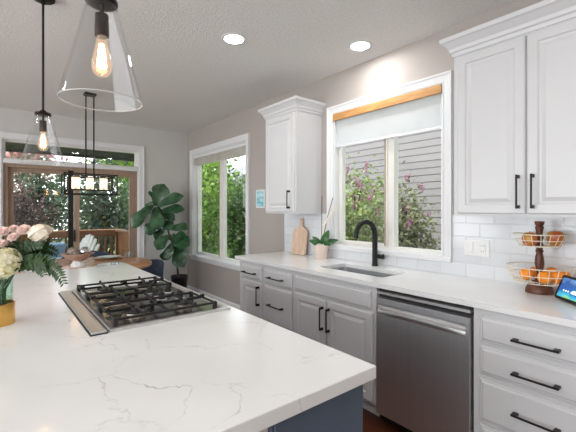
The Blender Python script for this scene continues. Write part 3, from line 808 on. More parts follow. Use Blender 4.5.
# potted orchid
ox, oy = 2.415, 2.515
po = thing('potted_orchid', (ox, oy, CT), 'potted orchid with dark stakes in a pale pink pot left of the sink', 'plant')
mk('pot', B().lathe((ox, oy, CT), [(0, 0), (0.050, 0), (0.053, 0.004), (0.068, 0.118), (0.073, 0.122), (0.073, 0.136), (0.066, 0.136), (0.062, 0.118), (0, 0.116)], 32), M['terracotta'], po, True)
b = B()
for k in range(40):
    a = random.uniform(0, 6.28); r = 0.062*math.sqrt(random.random()); b.ball((ox + r*math.cos(a), oy + r*math.sin(a), CT + 0.128 + random.uniform(0, 0.012)), random.uniform(0.008, 0.014), 1)
mk('moss', b, M['moss'], po, True)
vx, vy = math.cos(R(90-YAW)), math.sin(R(90-YAW))     # view direction; right = (vy, -vx)
def side(p, r, u=0, f=0): return (p[0] + vy*r + vx*f, p[1] - vx*r + vy*f, p[2] + u)
pc = (ox, oy, CT + 0.125)
for r0, r1, u1, w_, f in ((0.01, 0.075, 0.150, 0.075, 0.0), (0.02, 0.165, 0.055, 0.066, -0.02), (-0.02, -0.120, 0.055, 0.062, -0.03), (0.0, -0.08, 0.085, 0.05, 0.05), (0.01, 0.09, 0.03, 0.06, -0.07)):
    b = B().leaf(side(pc, r0), side(pc, r1, u1, f), w_, (-vx, -vy, 0.6), droop=0.5, cup=0.25, n=8)
    mk('leaf', b, M['orchidleaf'], po, True)
mk('stake', B().cyl(side(pc, 0.005), side(pc, 0.008, 0.475), 0.0035, None, 6), M['stake'], po)
mk('stake', B().tube([side(pc, 0.008), side(pc, 0.03, 0.12, 0.01), side(pc, 0.07, 0.30, 0.015), side(pc, 0.115, 0.46, 0.02)], 0.0032, 6), M['stake'], po, True)
b = B().tube([side(pc, 0.004), side(pc, 0.012, 0.10), side(pc, 0.03, 0.20), side(pc, 0.075, 0.27), side(pc, 0.125, 0.36), side(pc, 0.145, 0.41)], [0.005, 0.007, 0.011, 0.009, 0.006, 0.003], 8)
b.tube([side(pc, 0.05, 0.235), side(pc, 0.10, 0.29, -0.02), side(pc, 0.155, 0.40, -0.03)], [0.005, 0.004, 0.002], 6)
b.ball(side(pc, 0.026, 0.19), 0.014, 2, (1, 1, 1.3))
mk('flower_stem', b, M['whitestem'], po, True)

# two-tier fruit stand
fx_, fy_ = 2.395, 0.722
fs = thing('fruit_stand', (fx_, fy_, CT), 'two-tier wire fruit basket on a turned wooden post', 'fruit basket')
mk('base', B().lathe((fx_, fy_, CT), [(0, 0), (0.068, 0), (0.070, 0.006), (0.066, 0.026), (0.056, 0.048), (0.046, 0.062), (0.030, 0.068), (0, 0.069)], 36), M['walnut'], fs, True)
pz = [(0.020, 0.060), (0.026, 0.075), (0.020, 0.085), (0.017, 0.10), (0.022, 0.13), (0.030, 0.165), (0.026, 0.20), (0.019, 0.225), (0.026, 0.235), (0.019, 0.245), (0.026, 0.26), (0.027, 0.268), (0.020, 0.275), (0.019, 0.30), (0.026, 0.312), (0.019, 0.325), (0.022, 0.35), (0.027, 0.37), (0.020, 0.378), (0.028, 0.385), (0.031, 0.402), (0.0, 0.404)]
mk('post', B().lathe((fx_, fy_, CT), [(0, 0.058)] + [(r_*0.80, z_) for r_, z_ in pz], 24), M['walnut'], fs, True)
def basket(zb, zt, rb, rt, n):
    b = B(); c = (fx_, fy_)
    def circ(r, z, wr=0.0022): b.tube([(c[0] + r*math.cos(2*math.pi*k/40), c[1] + r*math.sin(2*math.pi*k/40), z) for k in range(40)], wr, 6, True)
    circ(rt, zt, 0.003); circ(rb + (rt-rb)*0.55, zb + (zt-zb)*0.5); circ(rb, zb); circ(rb*0.5, zb)
    for k in range(n):
        a = 2*math.pi*k/n; ca, sa = math.cos(a), math.sin(a)
        b.tube([(c[0] + r*ca, c[1] + r*sa, z) for r, z in ((0.024, zb), (rb*0.9, zb), (rb, zb + 0.004), (rb + (rt-rb)*0.55, zb + (zt-zb)*0.5), (rt, zt))], 0.0018, 5)
    return mk('wire_basket', b, M['cream'], fs, True)
basket(0.978, 1.062, 0.128, 0.160, 22)
basket(1.178, 1.244, 0.098, 0.128, 18)

ap = thing('apple', (0, 0, 0), 'red and green apple in the upper basket, left of the post', 'fruit', 'apples in the upper basket')
mk('flesh', B().lathe((0, 0, 0), [(0, 0.008), (0.012, 0.002), (0.024, 0.0), (0.038, 0.012), (0.046, 0.036), (0.046, 0.056), (0.038, 0.076), (0.022, 0.085), (0.010, 0.081), (0, 0.070)], 28), M['apple'], ap, True)
mk('stem', B().tube([(0, 0, 0.068), (0.003, 0.001, 0.085), (0.006, 0.002, 0.095)], [0.0018, 0.0015, 0.002], 6), M['stem'], ap)
right = Vector((vy, -vx, 0)); fwd = Vector((vx, vy, 0))
def on_stand(r, f, z): v = Vector((fx_, fy_, z)) + right*r + fwd*f; return v
ap.location = on_stand(-0.068, -0.020, 1.182); ap.scale = (0.84,)*3
a2 = dup(ap, on_stand(0.070, -0.030, 1.182), 2.1, 'red and green apple in the upper basket, right of the post', scale=0.94)
orr = thing('orange', (0, 0, 0), 'x', 'fruit', 'oranges in the lower basket')
mk('peel', B().lathe((0, 0, 0), [(0.040*math.sin(math.pi*k/14) if 0 < k < 14 else 0, 0.0385 - 0.0385*math.cos(math.pi*k/14)) for k in range(15)], 24), M['orange'], orr, True)
mk('navel', B().lathe((0, 0, 0), [(0, 0.0775), (0.003, 0.0775), (0.0045, 0.0765)], 10), M['stem'], orr)
ors = [(-0.030, -0.084, 0.981, 'orange at the left front of the lower basket'), (0.038, -0.088, 0.981, 'orange at the front of the lower basket, just right of the post'),
       (0.098, -0.048, 0.981, 'orange at the right front of the lower basket, nearest the tablet'), (-0.056, 0.030, 0.981, 'orange at the back left of the lower basket, behind the post'),
       (0.058, -0.012, 0.983, 'orange right of the post in the middle of the lower basket'), (0.018, 0.070, 0.981, 'orange at the back of the lower basket behind the post'),
       (0.098, 0.040, 0.985, 'orange at the back right rim of the lower basket')]
for i, (r, f, z, lb) in enumerate(ors):
    if i == 0: orr.location = on_stand(r, f, z); orr.scale = (0.86,)*3; orr['label'] = lb
    else: dup(orr, on_stand(r, f, z), i*1.3, lb)

# tablet / smart display
tb = thing('smart_display', (0, 0, 0), 'small black tablet showing a blue screen at the right end of the counter', 'tablet')
tw, th_, tt, tilt = 0.25, 0.128, 0.016, R(22)
def tp(x, h, d):   # x along the width, h up the face, d in front of the face
    return (x, -d*math.cos(tilt) + h*math.sin(tilt), 0.002 + h*math.cos(tilt) + (d + tt)*math.sin(tilt))
def slab(x0, x1, h0, h1, d0, d1, r=0.01):
    b = B(); b.ring_sweep([[tp(x, h, d) for x, h, _ in rr(x0, x1, h0, h1, 0, r)] for d in (d0, d1)], True, False, True); return b
mk('bezel', slab(-tw/2, tw/2, 0, th_, -tt, 0, 0.014), M['blackgap'], tb)
m, nt, p = new_mat('landscape_screen')
L = nt.links.new; tcn = N(nt, 'ShaderNodeTexCoord'); sx = N(nt, 'ShaderNodeSeparateXYZ'); L(tcn.outputs['Object'], sx.inputs[0])
nz = N(nt, 'ShaderNodeTexNoise', Scale=22.0, Detail=4.0); L(tcn.outputs['Object'], nz.inputs['Vector'])
ma = N(nt, 'ShaderNodeMath', operation='MULTIPLY_ADD'); L(nz.outputs['Fac'], ma.inputs[0]); ma.inputs[1].default_value = 0.07; L(sx.outputs['Z'], ma.inputs[2])
cr = N(nt, 'ShaderNodeValToRGB'); el = cr.color_ramp.elements
el[0].position = 0.045; el[0].color = lin((150, 190, 60)); el[1].position = 0.175; el[1].color = lin((120, 160, 206))
for ps, c_ in ((0.062, (60, 170, 190)), (0.085, (20, 90, 160)), (0.125, (34, 78, 140))):
    x_ = el.new(ps); x_.color = lin(c_)
L(ma.outputs[0], cr.inputs[0]); L(cr.outputs[0], p.inputs['Base Color']); L(cr.outputs[0], p.inputs['Emission Color']); p.inputs['Emission Strength'].default_value = 0.75; p.inputs['Roughness'].default_value = 0.15
sc_ = mk('screen', slab(-tw/2+0.014, tw/2-0.014, 0.014, th_-0.014, 0.0002, 0.0008, 0.003), m, tb)
M['icon'] = emit_mat('white_icon', (240, 244, 250), 0.9)
b = B()
for i in range(3):
    b.ring_sweep([[tp(-0.075 + i*0.017 + 0.0045*math.cos(2*math.pi*k/12), 0.050 + 0.0045*math.sin(2*math.pi*k/12), d) for k in range(12)] for d in (0.0009, 0.0013)])
for cx_, cz_, r_ in ((0.0, 0.052, 0.014), (0.016, 0.050, 0.011), (-0.012, 0.049, 0.009)):
    b.ring_sweep([[tp(cx_ + r_*math.cos(2*math.pi*k/14), cz_ + r_*0.7*math.sin(2*math.pi*k/14), d) for k in range(14)] for d in (0.0009, 0.0013)])
mk('screen_icon', b, M['icon'], tb)
mk('stand_foot', B().box(-0.09, 0.09, 0.03, 0.125, 0.0, 0.012, 0.004).box(-0.05, 0.05, 0.055, 0.075, 0.010, 0.075, 0.004), M['blackgap'], tb)
# bottom-left corner at (2.294, .612), bottom edge runs towards (-.685, -.728)
ang = math.atan2(-0.728, -0.685)
tb.rotation_euler = (0, 0, ang)
tb.location = (2.298 - 0.685*tw/2, 0.628 - 0.728*tw/2, CT)

# ------------------------------------------------------------------ flowers on the island
vx0, vy0 = 0.000, 1.905
vs_ = thing('flower_vase', (vx0, vy0, CT), 'glass vase with a gold band holding the bouquet on the island', 'vase')
mk('gold_band', B().lathe((vx0, vy0, CT), [(0, 0), (0.062, 0), (0.063, 0.003), (0.063, 0.086), (0.060, 0.088), (0.058, 0.086), (0.058, 0.004), (0, 0.004)], 48), M['gold'], vs_, True)
mk('glass_cylinder', B().lathe((vx0, vy0, CT), [(0, 0.008), (0.055, 0.008), (0.057, 0.02), (0.057, 0.20), (0.054, 0.20), (0.054, 0.02), (0, 0.012)], 48), M['vaseglass'], vs_, True)
V0 = Vector((vx0, vy0, CT))
DV = V0.dot(fwd); LV = V0.dot(right)
def bq(px, py, f): return vp((px - 288)/365*(DV + f) - LV, (210 - py)/365*(DV + f) + 1.38 - CT, f)
def vp(r, u, f=0.0): return V0 + right*r + fwd*f + Vector((0, 0, u))
def stem_to(head, r0, f0, parent):
    return mk('stem', B().tube([vp(r0, 0.02, f0), vp(r0*0.8, 0.16, f0*0.8), (vp(r0, 0.22, f0) + Vector(head))/2, head], 0.0035, 6), M['greenstem'], parent, True)
def petals(b, c, r, n, size, rnd, cupd=0.35):
    for k in range(n):
        v = Vector((rnd.gauss(0, 1), rnd.gauss(0, 1), rnd.gauss(0, 1) + 0.35)).normalized()
        t = v.cross(Vector((rnd.gauss(0, 1), rnd.gauss(0, 1), rnd.gauss(0, 1)))).normalized()
        p = Vector(c) + v * r * rnd.uniform(0.86, 1.04)
        q = v.cross(t)
        for j in range(4):
            dr = (t*math.cos(j*math.pi/2) + q*math.sin(j*math.pi/2))
            b.leaf(p, p + dr*size + v*size*0.15, size*0.95, v, n=2, cup=0.1, shape=lambda t_: (0.25, 1.0, 0.55)[round(t_*2)])
def hydrangea(c, r, label, n=150):
    t = thing('hydrangea_bloom', c, label, 'flower', 'blooms in the bouquet')
    rnd = random.Random(int(c[0]*1e4) % 991)
    b = B(); petals(b, c, r, n, r*0.19, rnd)
    b.ball(c, r*0.82, 2)
    mk('flower_head', b, M['hydrangea'], t, recalc=False)
    stem_to(c, 0.012, -0.02, t); return t
hydrangea(bq(3, 263, -0.075), 0.060, 'round cream hydrangea bloom lowest in the bouquet, above the gold vase')
def rose(c, r, mat, label, face=(-0.4, -0.6, 0.7)):
    t = thing('rose_bloom', c, label, 'flower', 'blooms in the bouquet')
    rnd = random.Random(int(c[0]*1e4) % 977)
    ax = Vector(face).normalized(); s1 = ax.cross(Vector((0, 0, 1))).normalized(); s2 = ax.cross(s1)
    b = B()
    for ring, (n, op, sc) in enumerate(((3, 0.25, 0.55), (5, 0.55, 0.75), (6, 0.85, 0.95), (7, 1.15, 1.05), (8, 1.5, 1.1))):
        for k in range(n):
            a = 2*math.pi*(k + 0.5*ring)/n + rnd.uniform(-.2, .2)
            dr = s1*math.cos(a) + s2*math.sin(a)
            base = Vector(c) - ax*r*0.45 + dr*r*0.1
            tip = base + (ax*math.cos(op) + dr*math.sin(op)) * r*1.25*sc
            b.leaf(base, tip, r*1.05*sc, ax*math.sin(op) - dr*math.cos(op) if op < 3 else ax, n=5, cup=0.35, droop=-0.35, shape=lambda t_: math.sin(math.pi*min(0.93, 0.12 + t_*0.80))**0.6)
    mk('flower_head', b, mat, t, True, recalc=False)
    stem_to(Vector(c) - ax*r*0.4, rnd.uniform(-.03, .03), rnd.uniform(-.02, .03), t)
    return t
rose(bq(23, 229, 0.00), 0.019, M['pink'], 'blush pink rose at the top of the bouquet, beside the ivory bud')
rose(bq(12.5, 236.5, -0.03), 0.015, M['pink'], 'blush pink rose in the middle of the bouquet, above the cream hydrangea')
rose(bq(2, 231, 0.00), 0.018, M['pink'], 'blush pink rose at the left edge of the picture, highest on that side')
rose(bq(13, 228, 0.05), 0.014, M['pink'], 'blush pink rose at the back of the bouquet between the others')
rose(bq(1, 243, -0.04), 0.014, M['pink'], 'blush pink rose lowest on the left, just above the cream hydrangea')
# ivory bud
bc, bt = bq(30, 235, -0.02), bq(48, 231, -0.03)
lb = thing('ivory_bud', bc, 'pointed ivory flower bud reaching right out of the bouquet', 'flower', 'blooms in the bouquet')
b = B(); axd = (bt - bc).normalized(); s1 = axd.cross(Vector((0, 0, 1))).normalized(); s2 = s1.cross(axd)
for k in range(7):
    a = 2*math.pi*k/7; dr = s1*math.cos(a) + s2*math.sin(a)
    b.leaf(bc - axd*0.005, bc + axd*(0.088 - 0.006*(k % 3)) + dr*(0.012 + 0.012*(k % 2)), 0.064, -dr, n=6, cup=0.5, droop=-1.0)
mk('flower_head', b, M['ivory'], lb, True, recalc=False)
stem_to(bc, 0.02, 0.02, lb)
# leafy sprays and ferns
def fern(p0, p1, p2, n, wid, label, mat='fern'):
    t = thing('fern_frond', p0, label, 'foliage', 'green fronds in the bouquet')
    P = [Vector(p0)*(1-u)**2 + Vector(p1)*2*u*(1-u) + Vector(p2)*u*u for u in [k/20 for k in range(21)]]
    mk('stem', B().tube(P, [0.0022*(1 - 0.7*k/20) for k in range(21)], 5), M['greenstem'], t)
    b = B()
    for k in range(n):
        u = 0.22 + 0.77*k/(n-1); i = min(19, int(u*20)); p = P[i] + (P[i+1]-P[i])*(u*20-i); tg = (P[i+1]-P[i]).normalized()
        sd = tg.cross(fwd).normalized() if abs(tg.dot(fwd)) < 0.95 else Vector((0, 0, 1))
        l = wid * math.sin(math.pi*min(1, (1-u)*0.85 + 0.12)) ** 0.8
        for s in (-1, 1):
            q = p + sd*s*l + tg*l*0.55 + fwd*random.uniform(-.3, .3)*l
            b.leaf(p, q, l*0.42, -fwd, n=3, cup=0.1)
    mk('leaflets', b, M[mat], t, recalc=False)
    return t
fern(vp(0.03, 0.18, -0.03), bq(44, 240, -0.04), bq(64, 284, -0.05), 24, 0.036, 'long green fern frond drooping furthest right over the island')
fern(vp(0.02, 0.18, -0.05), bq(34, 245, -0.05), bq(44, 275, -0.06), 20, 0.032, 'green fern frond drooping beside the longest frond, nearer the vase')
fern(vp(0.02, 0.20, 0.0), bq(36, 236, 0.02), bq(57, 254, 0.03), 20, 0.030, 'green fern frond reaching sideways under the ivory bud')
fern(vp(0.01, 0.20, 0.02), bq(30, 246, 0.05), bq(53, 268, 0.06), 18, 0.034, 'green fern frond at the back of the bouquet behind the drooping ones')
fern(vp(0.02, 0.20, -0.02), bq(22, 240, -0.03), bq(42, 246, -0.04), 18, 0.026, 'short green fern frond just under the blush roses')
rnd = random.Random(3)
lf_ = thing('leafy_spray', vp(0.06, 0.2), 'dense dark green leafy spray filling the middle of the bouquet', 'foliage')
b = B()
for k in range(95):
    c_ = bq(rnd.uniform(12, 44), rnd.uniform(240, 268), rnd.uniform(-0.02, 0.08))
    dr = Vector((rnd.gauss(0, 1), rnd.gauss(0, 1), rnd.gauss(0, 0.7))).normalized()
    b.leaf(c_, c_ + dr*rnd.uniform(0.03, 0.055), 0.022, (rnd.gauss(0, .5), rnd.gauss(0, .5), 1), n=4, cup=0.2)
mk('leaf_cluster', b, M['leafy'], lf_, True, recalc=False)
b = B()
for k in range(7):
    a = k*0.9; b.tube([vp(0.035*math.cos(a), 0.016, 0.035*math.sin(a)), vp(0.03*math.cos(a+.6), 0.14, 0.03*math.sin(a+.6)), vp(0.04 + 0.05*math.cos(a), 0.27, 0.03 + 0.04*math.sin(a))], 0.0042, 6)
mk('stem', b, M['greenstem'], lf_, True)

# ------------------------------------------------------------------ dining corner
tx, ty, tr_ = 0.79, 4.70, 0.72
dt = thing('dining_table', (tx, ty, 0), 'round wooden dining table beyond the island', 'table')
mk('table_top', B().lathe((tx, ty, 0), [(0, 0.725), (tr_-0.012, 0.725), (tr_, 0.733), (tr_, 0.754), (tr_-0.008, 0.760), (0, 0.760)], 64), M['tablewood'], dt, True)
mk('pedestal', B().lathe((tx, ty, 0), [(0, 0.72), (0.20, 0.724), (0.20, 0.70), (0.07, 0.68), (0.06, 0.50), (0.09, 0.30), (0.06, 0.14), (0.10, 0.08), (0.30, 0.05), (0.32, 0.0), (0, 0)], 36), M['darkwood'], dt, True)
TZ = 0.7605
bx_, by_ = 0.70, 4.56
bo = thing('pedestal_bowl', (bx_, by_, TZ), 'pinkish pedestal bowl of decorative balls on the dining table', 'bowl')
mk('bowl', B().lathe((bx_, by_, TZ), [(0, 0.062), (0.05, 0.064), (0.11, 0.092), (0.160, 0.142), (0.163, 0.146), (0.158, 0.147), (0.105, 0.104), (0.05, 0.076), (0, 0.074)], 40), M['stone'], bo, True)
mk('bowl_foot', B().lathe((bx_, by_, TZ), [(0, 0), (0.072, 0), (0.070, 0.03), (0.05, 0.05), (0.048, 0.066), (0, 0.066)], 32), M['china'], bo, True)
def bsk(r, f, z): return Vector((bx_, by_, TZ)) + right*r + fwd*f + Vector((0, 0, z))
mk('wicker_ball', B().ball(bsk(-0.058, 0.0, 0.156), 0.056, 3), M['wicker'], smooth=True, label='grey woven ball in the left side of the bowl', cat='ball', group='decorative balls in the bowl')
mk('silver_ball', B().ball(bsk(0.066, 0.02, 0.162), 0.056, 3), M['mercury'], smooth=True, label='shiny silver ball in the right side of the bowl', cat='ball', group='decorative balls in the bowl')
mk('wicker_ball', B().ball(bsk(0.010, -0.055, 0.134), 0.034, 3), M['wicker'], smooth=True, label='small grey woven ball at the front of the bowl', cat='ball', group='decorative balls in the bowl')
pl = thing('dinner_plate', (0, 0, 0), 'x', 'plate', 'place settings on the dining table')
mk('rim', B().lathe((0, 0, 0), [(0, 0), (0.085, 0), (0.14, 0.016), (0.143, 0.018), (0.138, 0.019), (0.085, 0.005), (0, 0.005)], 40), M['china'], pl, True)
cg = mk('charger_plate', B().lathe((0, 0, 0), [(0, 0), (0.12, 0), (0.175, 0.009), (0.176, 0.012), (0.12, 0.006), (0, 0.006)], 40), M['charger'], smooth=True, origin=(0, 0, 0), label='x', cat='plate', group='place settings on the dining table')
sets = [((1.13, 5.08), 'on the far side of the table'), ((0.99, 4.34), 'on the near right of the table, closest to the island'), ((0.32, 4.35), 'on the near left of the table, behind the bouquet'), ((0.38, 5.06), 'on the far left of the table')]
for i, ((x, y), w_) in enumerate(sets):
    c_ = cg if i == 0 else dup(cg)
    c_.location = (x, y, TZ); c_['label'] = 'round wooden charger ' + w_
    p_ = pl if i == 0 else dup(pl)
    p_.location = (x, y, TZ + 0.0075); p_['label'] = 'white dinner plate ' + w_
    q_ = dup(pl, (x, y, TZ + 0.0145), 0, 'small white plate ' + w_, scale=0.78)
tum = mk('tumbler', B().lathe((0, 0, 0), [(0, 0), (0.030, 0), (0.038, 0.03), (0.040, 0.075), (0.037, 0.075), (0.035, 0.032), (0.028, 0.006), (0, 0.006)], 28), M['icy'], smooth=True, origin=(0, 0, 0), label='pale blue glass tumbler nearest the island', cat='glass', group='tumblers on the dining table')
tum.location = (0.97, 4.10, TZ)
t2 = dup(tum, (1.33, 4.98, TZ), 0, 'pale blue glass tumbler at the right rim of the table')

# tub chairs
def tub_chair():
    t = thing('dining_chair', (0, 0, 0), 'x', 'chair', 'navy chairs round the dining table')
    st = B().ring_sweep([rr(-.23, .23, -.22, .23, z, r) for z, r in ((0.36, .10), (0.37, .12), (0.455, .12), (0.475, .10))], True, False, True)
    mk('seat', st, M['navy'], t, True)
    rows = []                      # curved back shell open to +y
    for k in range(25):
        a = R(170 + 200*k/24 * 1.0); ca, sa = math.cos(a), math.sin(a)
        hgt = 0.60 + 0.09*max(0, -sa) ** 0.8
        rows.append([(0.235*ca, 0.245*sa, 0.36), (0.275*ca, 0.285*sa, 0.38), (0.295*ca, 0.305*sa, hgt - 0.02), (0.285*ca, 0.295*sa, hgt), (0.262*ca, 0.272*sa, hgt), (0.250*ca, 0.260*sa, hgt - 0.02)])
    mk('backrest', B().ring_sweep(rows, True, False, True), M['navy'], t, True)
    for sx in (-1, 1):
        for sy in (-1, 1):
            mk('leg', B().cyl((sx*0.17, sy*0.16, 0.36), (sx*0.215, sy*0.205, 0.0), 0.020, 0.012, 10), M['darkwood'], t, True)
    return t
chairs = [((1.50, 5.02), (tx, ty), 'navy upholstered tub chair at the right of the table, nearest the fig tree', 1.0), ((0.98, 5.66), (tx, ty), 'navy upholstered tub chair behind the table before the patio door', 1.14),
          ((0.05, 5.35), (tx, ty), 'navy upholstered tub chair at the far left of the table, behind the bouquet', 1.05)]
tc0 = tub_chair()
for i, (p, q, lb, s) in enumerate(chairs):
    o = tc0 if i == 0 else dup(tc0)
    a = math.atan2(q[1]-p[1], q[0]-p[0]) - math.pi/2
    o.location = (*p, 0); o.rotation_euler = (0, 0, a); o.scale = (s, s, s); o['label'] = lb

# fiddle leaf fig
fgx, fgy = 2.20, 5.42
fg = thing('fiddle_leaf_fig', (fgx, fgy, 0), 'tall fiddle leaf fig in a black pot in the far corner', 'plant')
mk('pot', B().lathe((fgx, fgy, 0), [(0, 0), (0.10, 0), (0.125, 0.355), (0.130, 0.36), (0.130, 0.375), (0.120, 0.375), (0.112, 0.335), (0, 0.33)], 36), M['blackpot'], fg, True)
mk('soil', B().lathe((fgx, fgy, 0), [(0.111, 0.336), (0.06, 0.345), (0, 0.348)], 24), M['soil'], fg, True)
def unproj(px, py, d):
    u = (px - 288)/365; v = (210 - py)/365
    return Vector((0, 0, 1.38)) + (fwd + right*u + Vector((0, 0, v)))*d
D0 = 5.61
tr = [(178.5, 279), (177.5, 268), (176, 256), (173, 245), (169, 234), (166, 222), (162, 212), (157, 204), (152, 196)]
mk('trunk', B().tube([unproj(x, y, D0) for x, y in tr], [0.017, 0.016, 0.015, 0.014, 0.013, 0.011, 0.010, 0.008, 0.004], 10), M['bark'], fg, True)
fig_leaves = [((155, 206), (164, 184), 13, 0.02), ((157, 207), (184, 196), 9, -0.08), ((159, 213), (185, 210), 9, -0.02), ((154, 205), (132, 228), 11, -0.10), ((155, 207), (159, 230), 11, -0.16),
    ((161, 224), (145, 233), 10, -0.05), ((162, 222), (172, 229), 9, -0.10), ((167, 230), (188, 230), 12, -0.08), ((169, 235), (157, 250), 12, -0.10), ((172, 243), (190, 246), 13, -0.06),
    ((173, 248), (188, 252), 9, 0.06), ((174, 250), (184, 267), 10, -0.10), ((170, 246), (163, 260), 8, 0.05), ((171, 243), (170, 259), 11, -0.16), ((162, 214), (175, 220), 8, 0.10),
    ((154, 202), (147, 212), 9, 0.10), ((168, 238), (176, 240), 10, 0.08), ((153, 199), (149, 191), 3, 0.0), ((170, 240), (187, 236), 9, 0.06), ((165, 228), (155, 240), 8, 0.05), ((174, 252), (178, 268), 8, -0.14), ((157, 207), (166, 219), 8, 0.08)]
fshape = lambda t: (0.10, 0.42, 0.62, 0.66, 0.80, 1.0, 1.0, 0.72, 0.06)[round(t*8)]
rnd = random.Random(11)
for (b0, t0, w_, f) in fig_leaves:
    pb = unproj(*b0, D0); pt = unproj(*t0, D0 + f)
    nr = -fwd*rnd.uniform(0.5, 1.0) + Vector((0, 0, rnd.uniform(0.2, 0.9))) + right*rnd.uniform(-.5, .5)
    b = B().leaf(pb, pt, w_*D0/365*1.35, nr, droop=rnd.uniform(0.1, 0.45), cup=rnd.uniform(0.1, 0.3), n=8, shape=fshape)
    mk('leaf', b, M['figleaf'], fg, True, recalc=False)

# wall socket and lead behind the fig
so = thing('wall_socket', (2.02, D, 0.40), 'white wall socket with a black lead, low on the back wall beside the fig pot', 'outlet')
mk('cover_plate', B().box(2.00, 2.07, D - 0.006, D - 0.0005, 0.42, 0.535, 0.002), M['plate'], so)
mk('power_lead', B().box(2.023, 2.047, D - 0.03, D - 0.005, 0.485, 0.512, 0.003).tube([(2.035, D-0.028, 0.49), (2.03, D-0.035, 0.44), (2.00, D-0.03, 0.38), (2.01, D-0.025, 0.30), (1.99, D-0.03, 0.15), (2.02, D-0.03, 0.03)], 0.004, 6), M['blackgap'], so)

# ------------------------------------------------------------------ outdoors: deck
G = -0.35
struct('lawn', B().box(-14, 22, D + T + 0.02, 26, G - 0.2, G).box(W + T + 0.02, 22, -8, D + T + 0.02, G - 0.2, G), M['grass'])
struct('deck_floor', B().box(-3.0, 2.35, D + T + 0.002, 7.95, -0.22, -0.05), M['deck'])
rl = thing('deck_railing', (0, 7.8, -0.05), 'cedar deck railing with square balusters beyond the patio door', 'railing')
RX, RY, RZ = 1.90, 7.80, 1.00
mk('top_rail', B().box(-2.6, RX + 0.07, RY - 0.07, RY + 0.07, RZ - 0.04, RZ, 0.004), M['rail'], rl)
mk('top_rail', B().box(RX - 0.07, RX + 0.07, D + T + 0.04, RY - 0.071, RZ - 0.04, RZ, 0.004), M['railv'], rl)
mk('under_rail', B().box(-2.6, RX, RY - 0.02, RY + 0.02, RZ - 0.13, RZ - 0.041), M['rail'], rl)
mk('bottom_rail', B().box(-2.6, RX, RY - 0.02, RY + 0.02, 0.06, 0.12), M['rail'], rl)
for x in (-2.5, -1.0, 0.45, RX): mk('post', B().box(x - 0.045, x + 0.045, RY - 0.045, RY + 0.045, -0.05, RZ - 0.041), M['railv'], rl)
mk('post', B().box(RX - 0.045, RX + 0.045, D + T + 0.05, D + T + 0.14, -0.05, RZ - 0.041), M['railv'], rl)
x = -0.9
while x < RX - 0.08:
    if abs(x - 0.45) > 0.06: mk('baluster', B().box(x - 0.018, x + 0.018, RY - 0.018, RY + 0.018, 0.121, RZ - 0.131), M['railv'], rl)
    x += 0.112
b = B()
for k in range(12): 
    y = D + T + 0.16 + k*0.124
    if y + 0.118 < RY - 0.05: b.box(RX - 0.014, RX + 0.014, y, y + 0.118, 0.0, RZ - 0.042)
mk('side_boards', b, M['rail'], rl)
struct('trim_2', B().box(-3.0, 2.6, D + T + 0.01, 7.95, 2.43, 2.60).box(-3.0, 2.6, 7.86, 7.95, 2.39, 2.43), M['roofdark'])
for x in (-2.8, 2.42):
    struct('trim_3', B().box(x - 0.06, x + 0.06, 7.82, 7.94, -0.35, 2.39), M['roofdark'])

# adirondack chair
ad = thing('adirondack_chair', (0, 0, 0), 'white slatted adirondack chair on the deck outside the patio door', 'chair')
b = B()
for k in range(7):
    u = k - 3; xt = u*0.088; xb = u*0.058; ht = 1.02 - 0.018*u*u*0.9
    def bk(x, s, t): return (x, -0.16 - 0.24*s/1.0 - t, 0.30 + s*(ht - 0.30))
    w0, w1_ = 0.028, 0.0435
    pr = [(xb-w0, 0), (xb+w0, 0), (xt+w1_, 0.93), (xt+w1_*0.6, 1.0), (xt-w1_*0.6, 1.0), (xt-w1_, 0.93)]
    b.ring_sweep([[bk(x_, s_, t_) for x_, s_ in pr] for t_ in (0, 0.02)], True, False, True)
b.box(-0.24, 0.24, -0.40, -0.375, 0.60, 0.68)
mk('backrest', b, M['patio'], ad)
b = B()
for k in range(6): b.ring_sweep([[(x_, -0.18 + k*0.098 + dy, 0.27 + (k*0.098 + dy)*0.22 + dz) for dy, dz in ((0, 0), (0.088, 0), (0.088, 0.02), (0, 0.02))] for x_ in (-0.27, 0.27)], True, False, True)
mk('seat', b, M['patio'], ad)
for s in (-1, 1):
    mk('armrest', B().box(s*0.35 - 0.065, s*0.35 + 0.065, -0.42, 0.44, 0.615, 0.640, 0.006), M['patio'], ad)
    mk('leg', B().box(s*0.32 - 0.015, s*0.32 + 0.015, 0.30, 0.40, 0.0, 0.613), M['patio'], ad)
    b = B(); b.ring_sweep([[(s*0.285 + dx, y_, z_) for y_, z_ in ((0.40, 0.30), (0.40, 0.40), (-0.30, 0.25), (-0.62, 0.06), (-0.62, 0.0), (-0.50, 0.0))] for dx in (-0.012, 0.012)], True, False, True)
    mk('leg', b, M['patio'], ad)
    mk('arm_brace', B().box(s*0.335 - 0.012, s*0.335 + 0.012, -0.40, -0.34, 0.25, 0.613), M['patio'], ad)
ad.location = (0.84, 6.72, -0.05); ad.rotation_euler = (0, 0, R(108))
bbn = thing('storage_bin', (0.74, 7.46, -0.05), 'light blue plastic bin on the deck near the railing', 'bin')
mk('body', B().ring_sweep([rr(0.74-a_, 0.74+a_, 7.46-c_, 7.46+c_, z_, 0.03) for a_, c_, z_ in ((0.15, 0.15, -0.05), (0.19, 0.19, 0.72), (0.20, 0.20, 0.72), (0.20, 0.20, 0.75))], True, False, True), M['bluebin'], bbn)
mk('lid', B().box(0.53, 0.95, 7.25, 7.67, 0.751, 0.80, 0.015, 2), M['bluebin'], bbn)

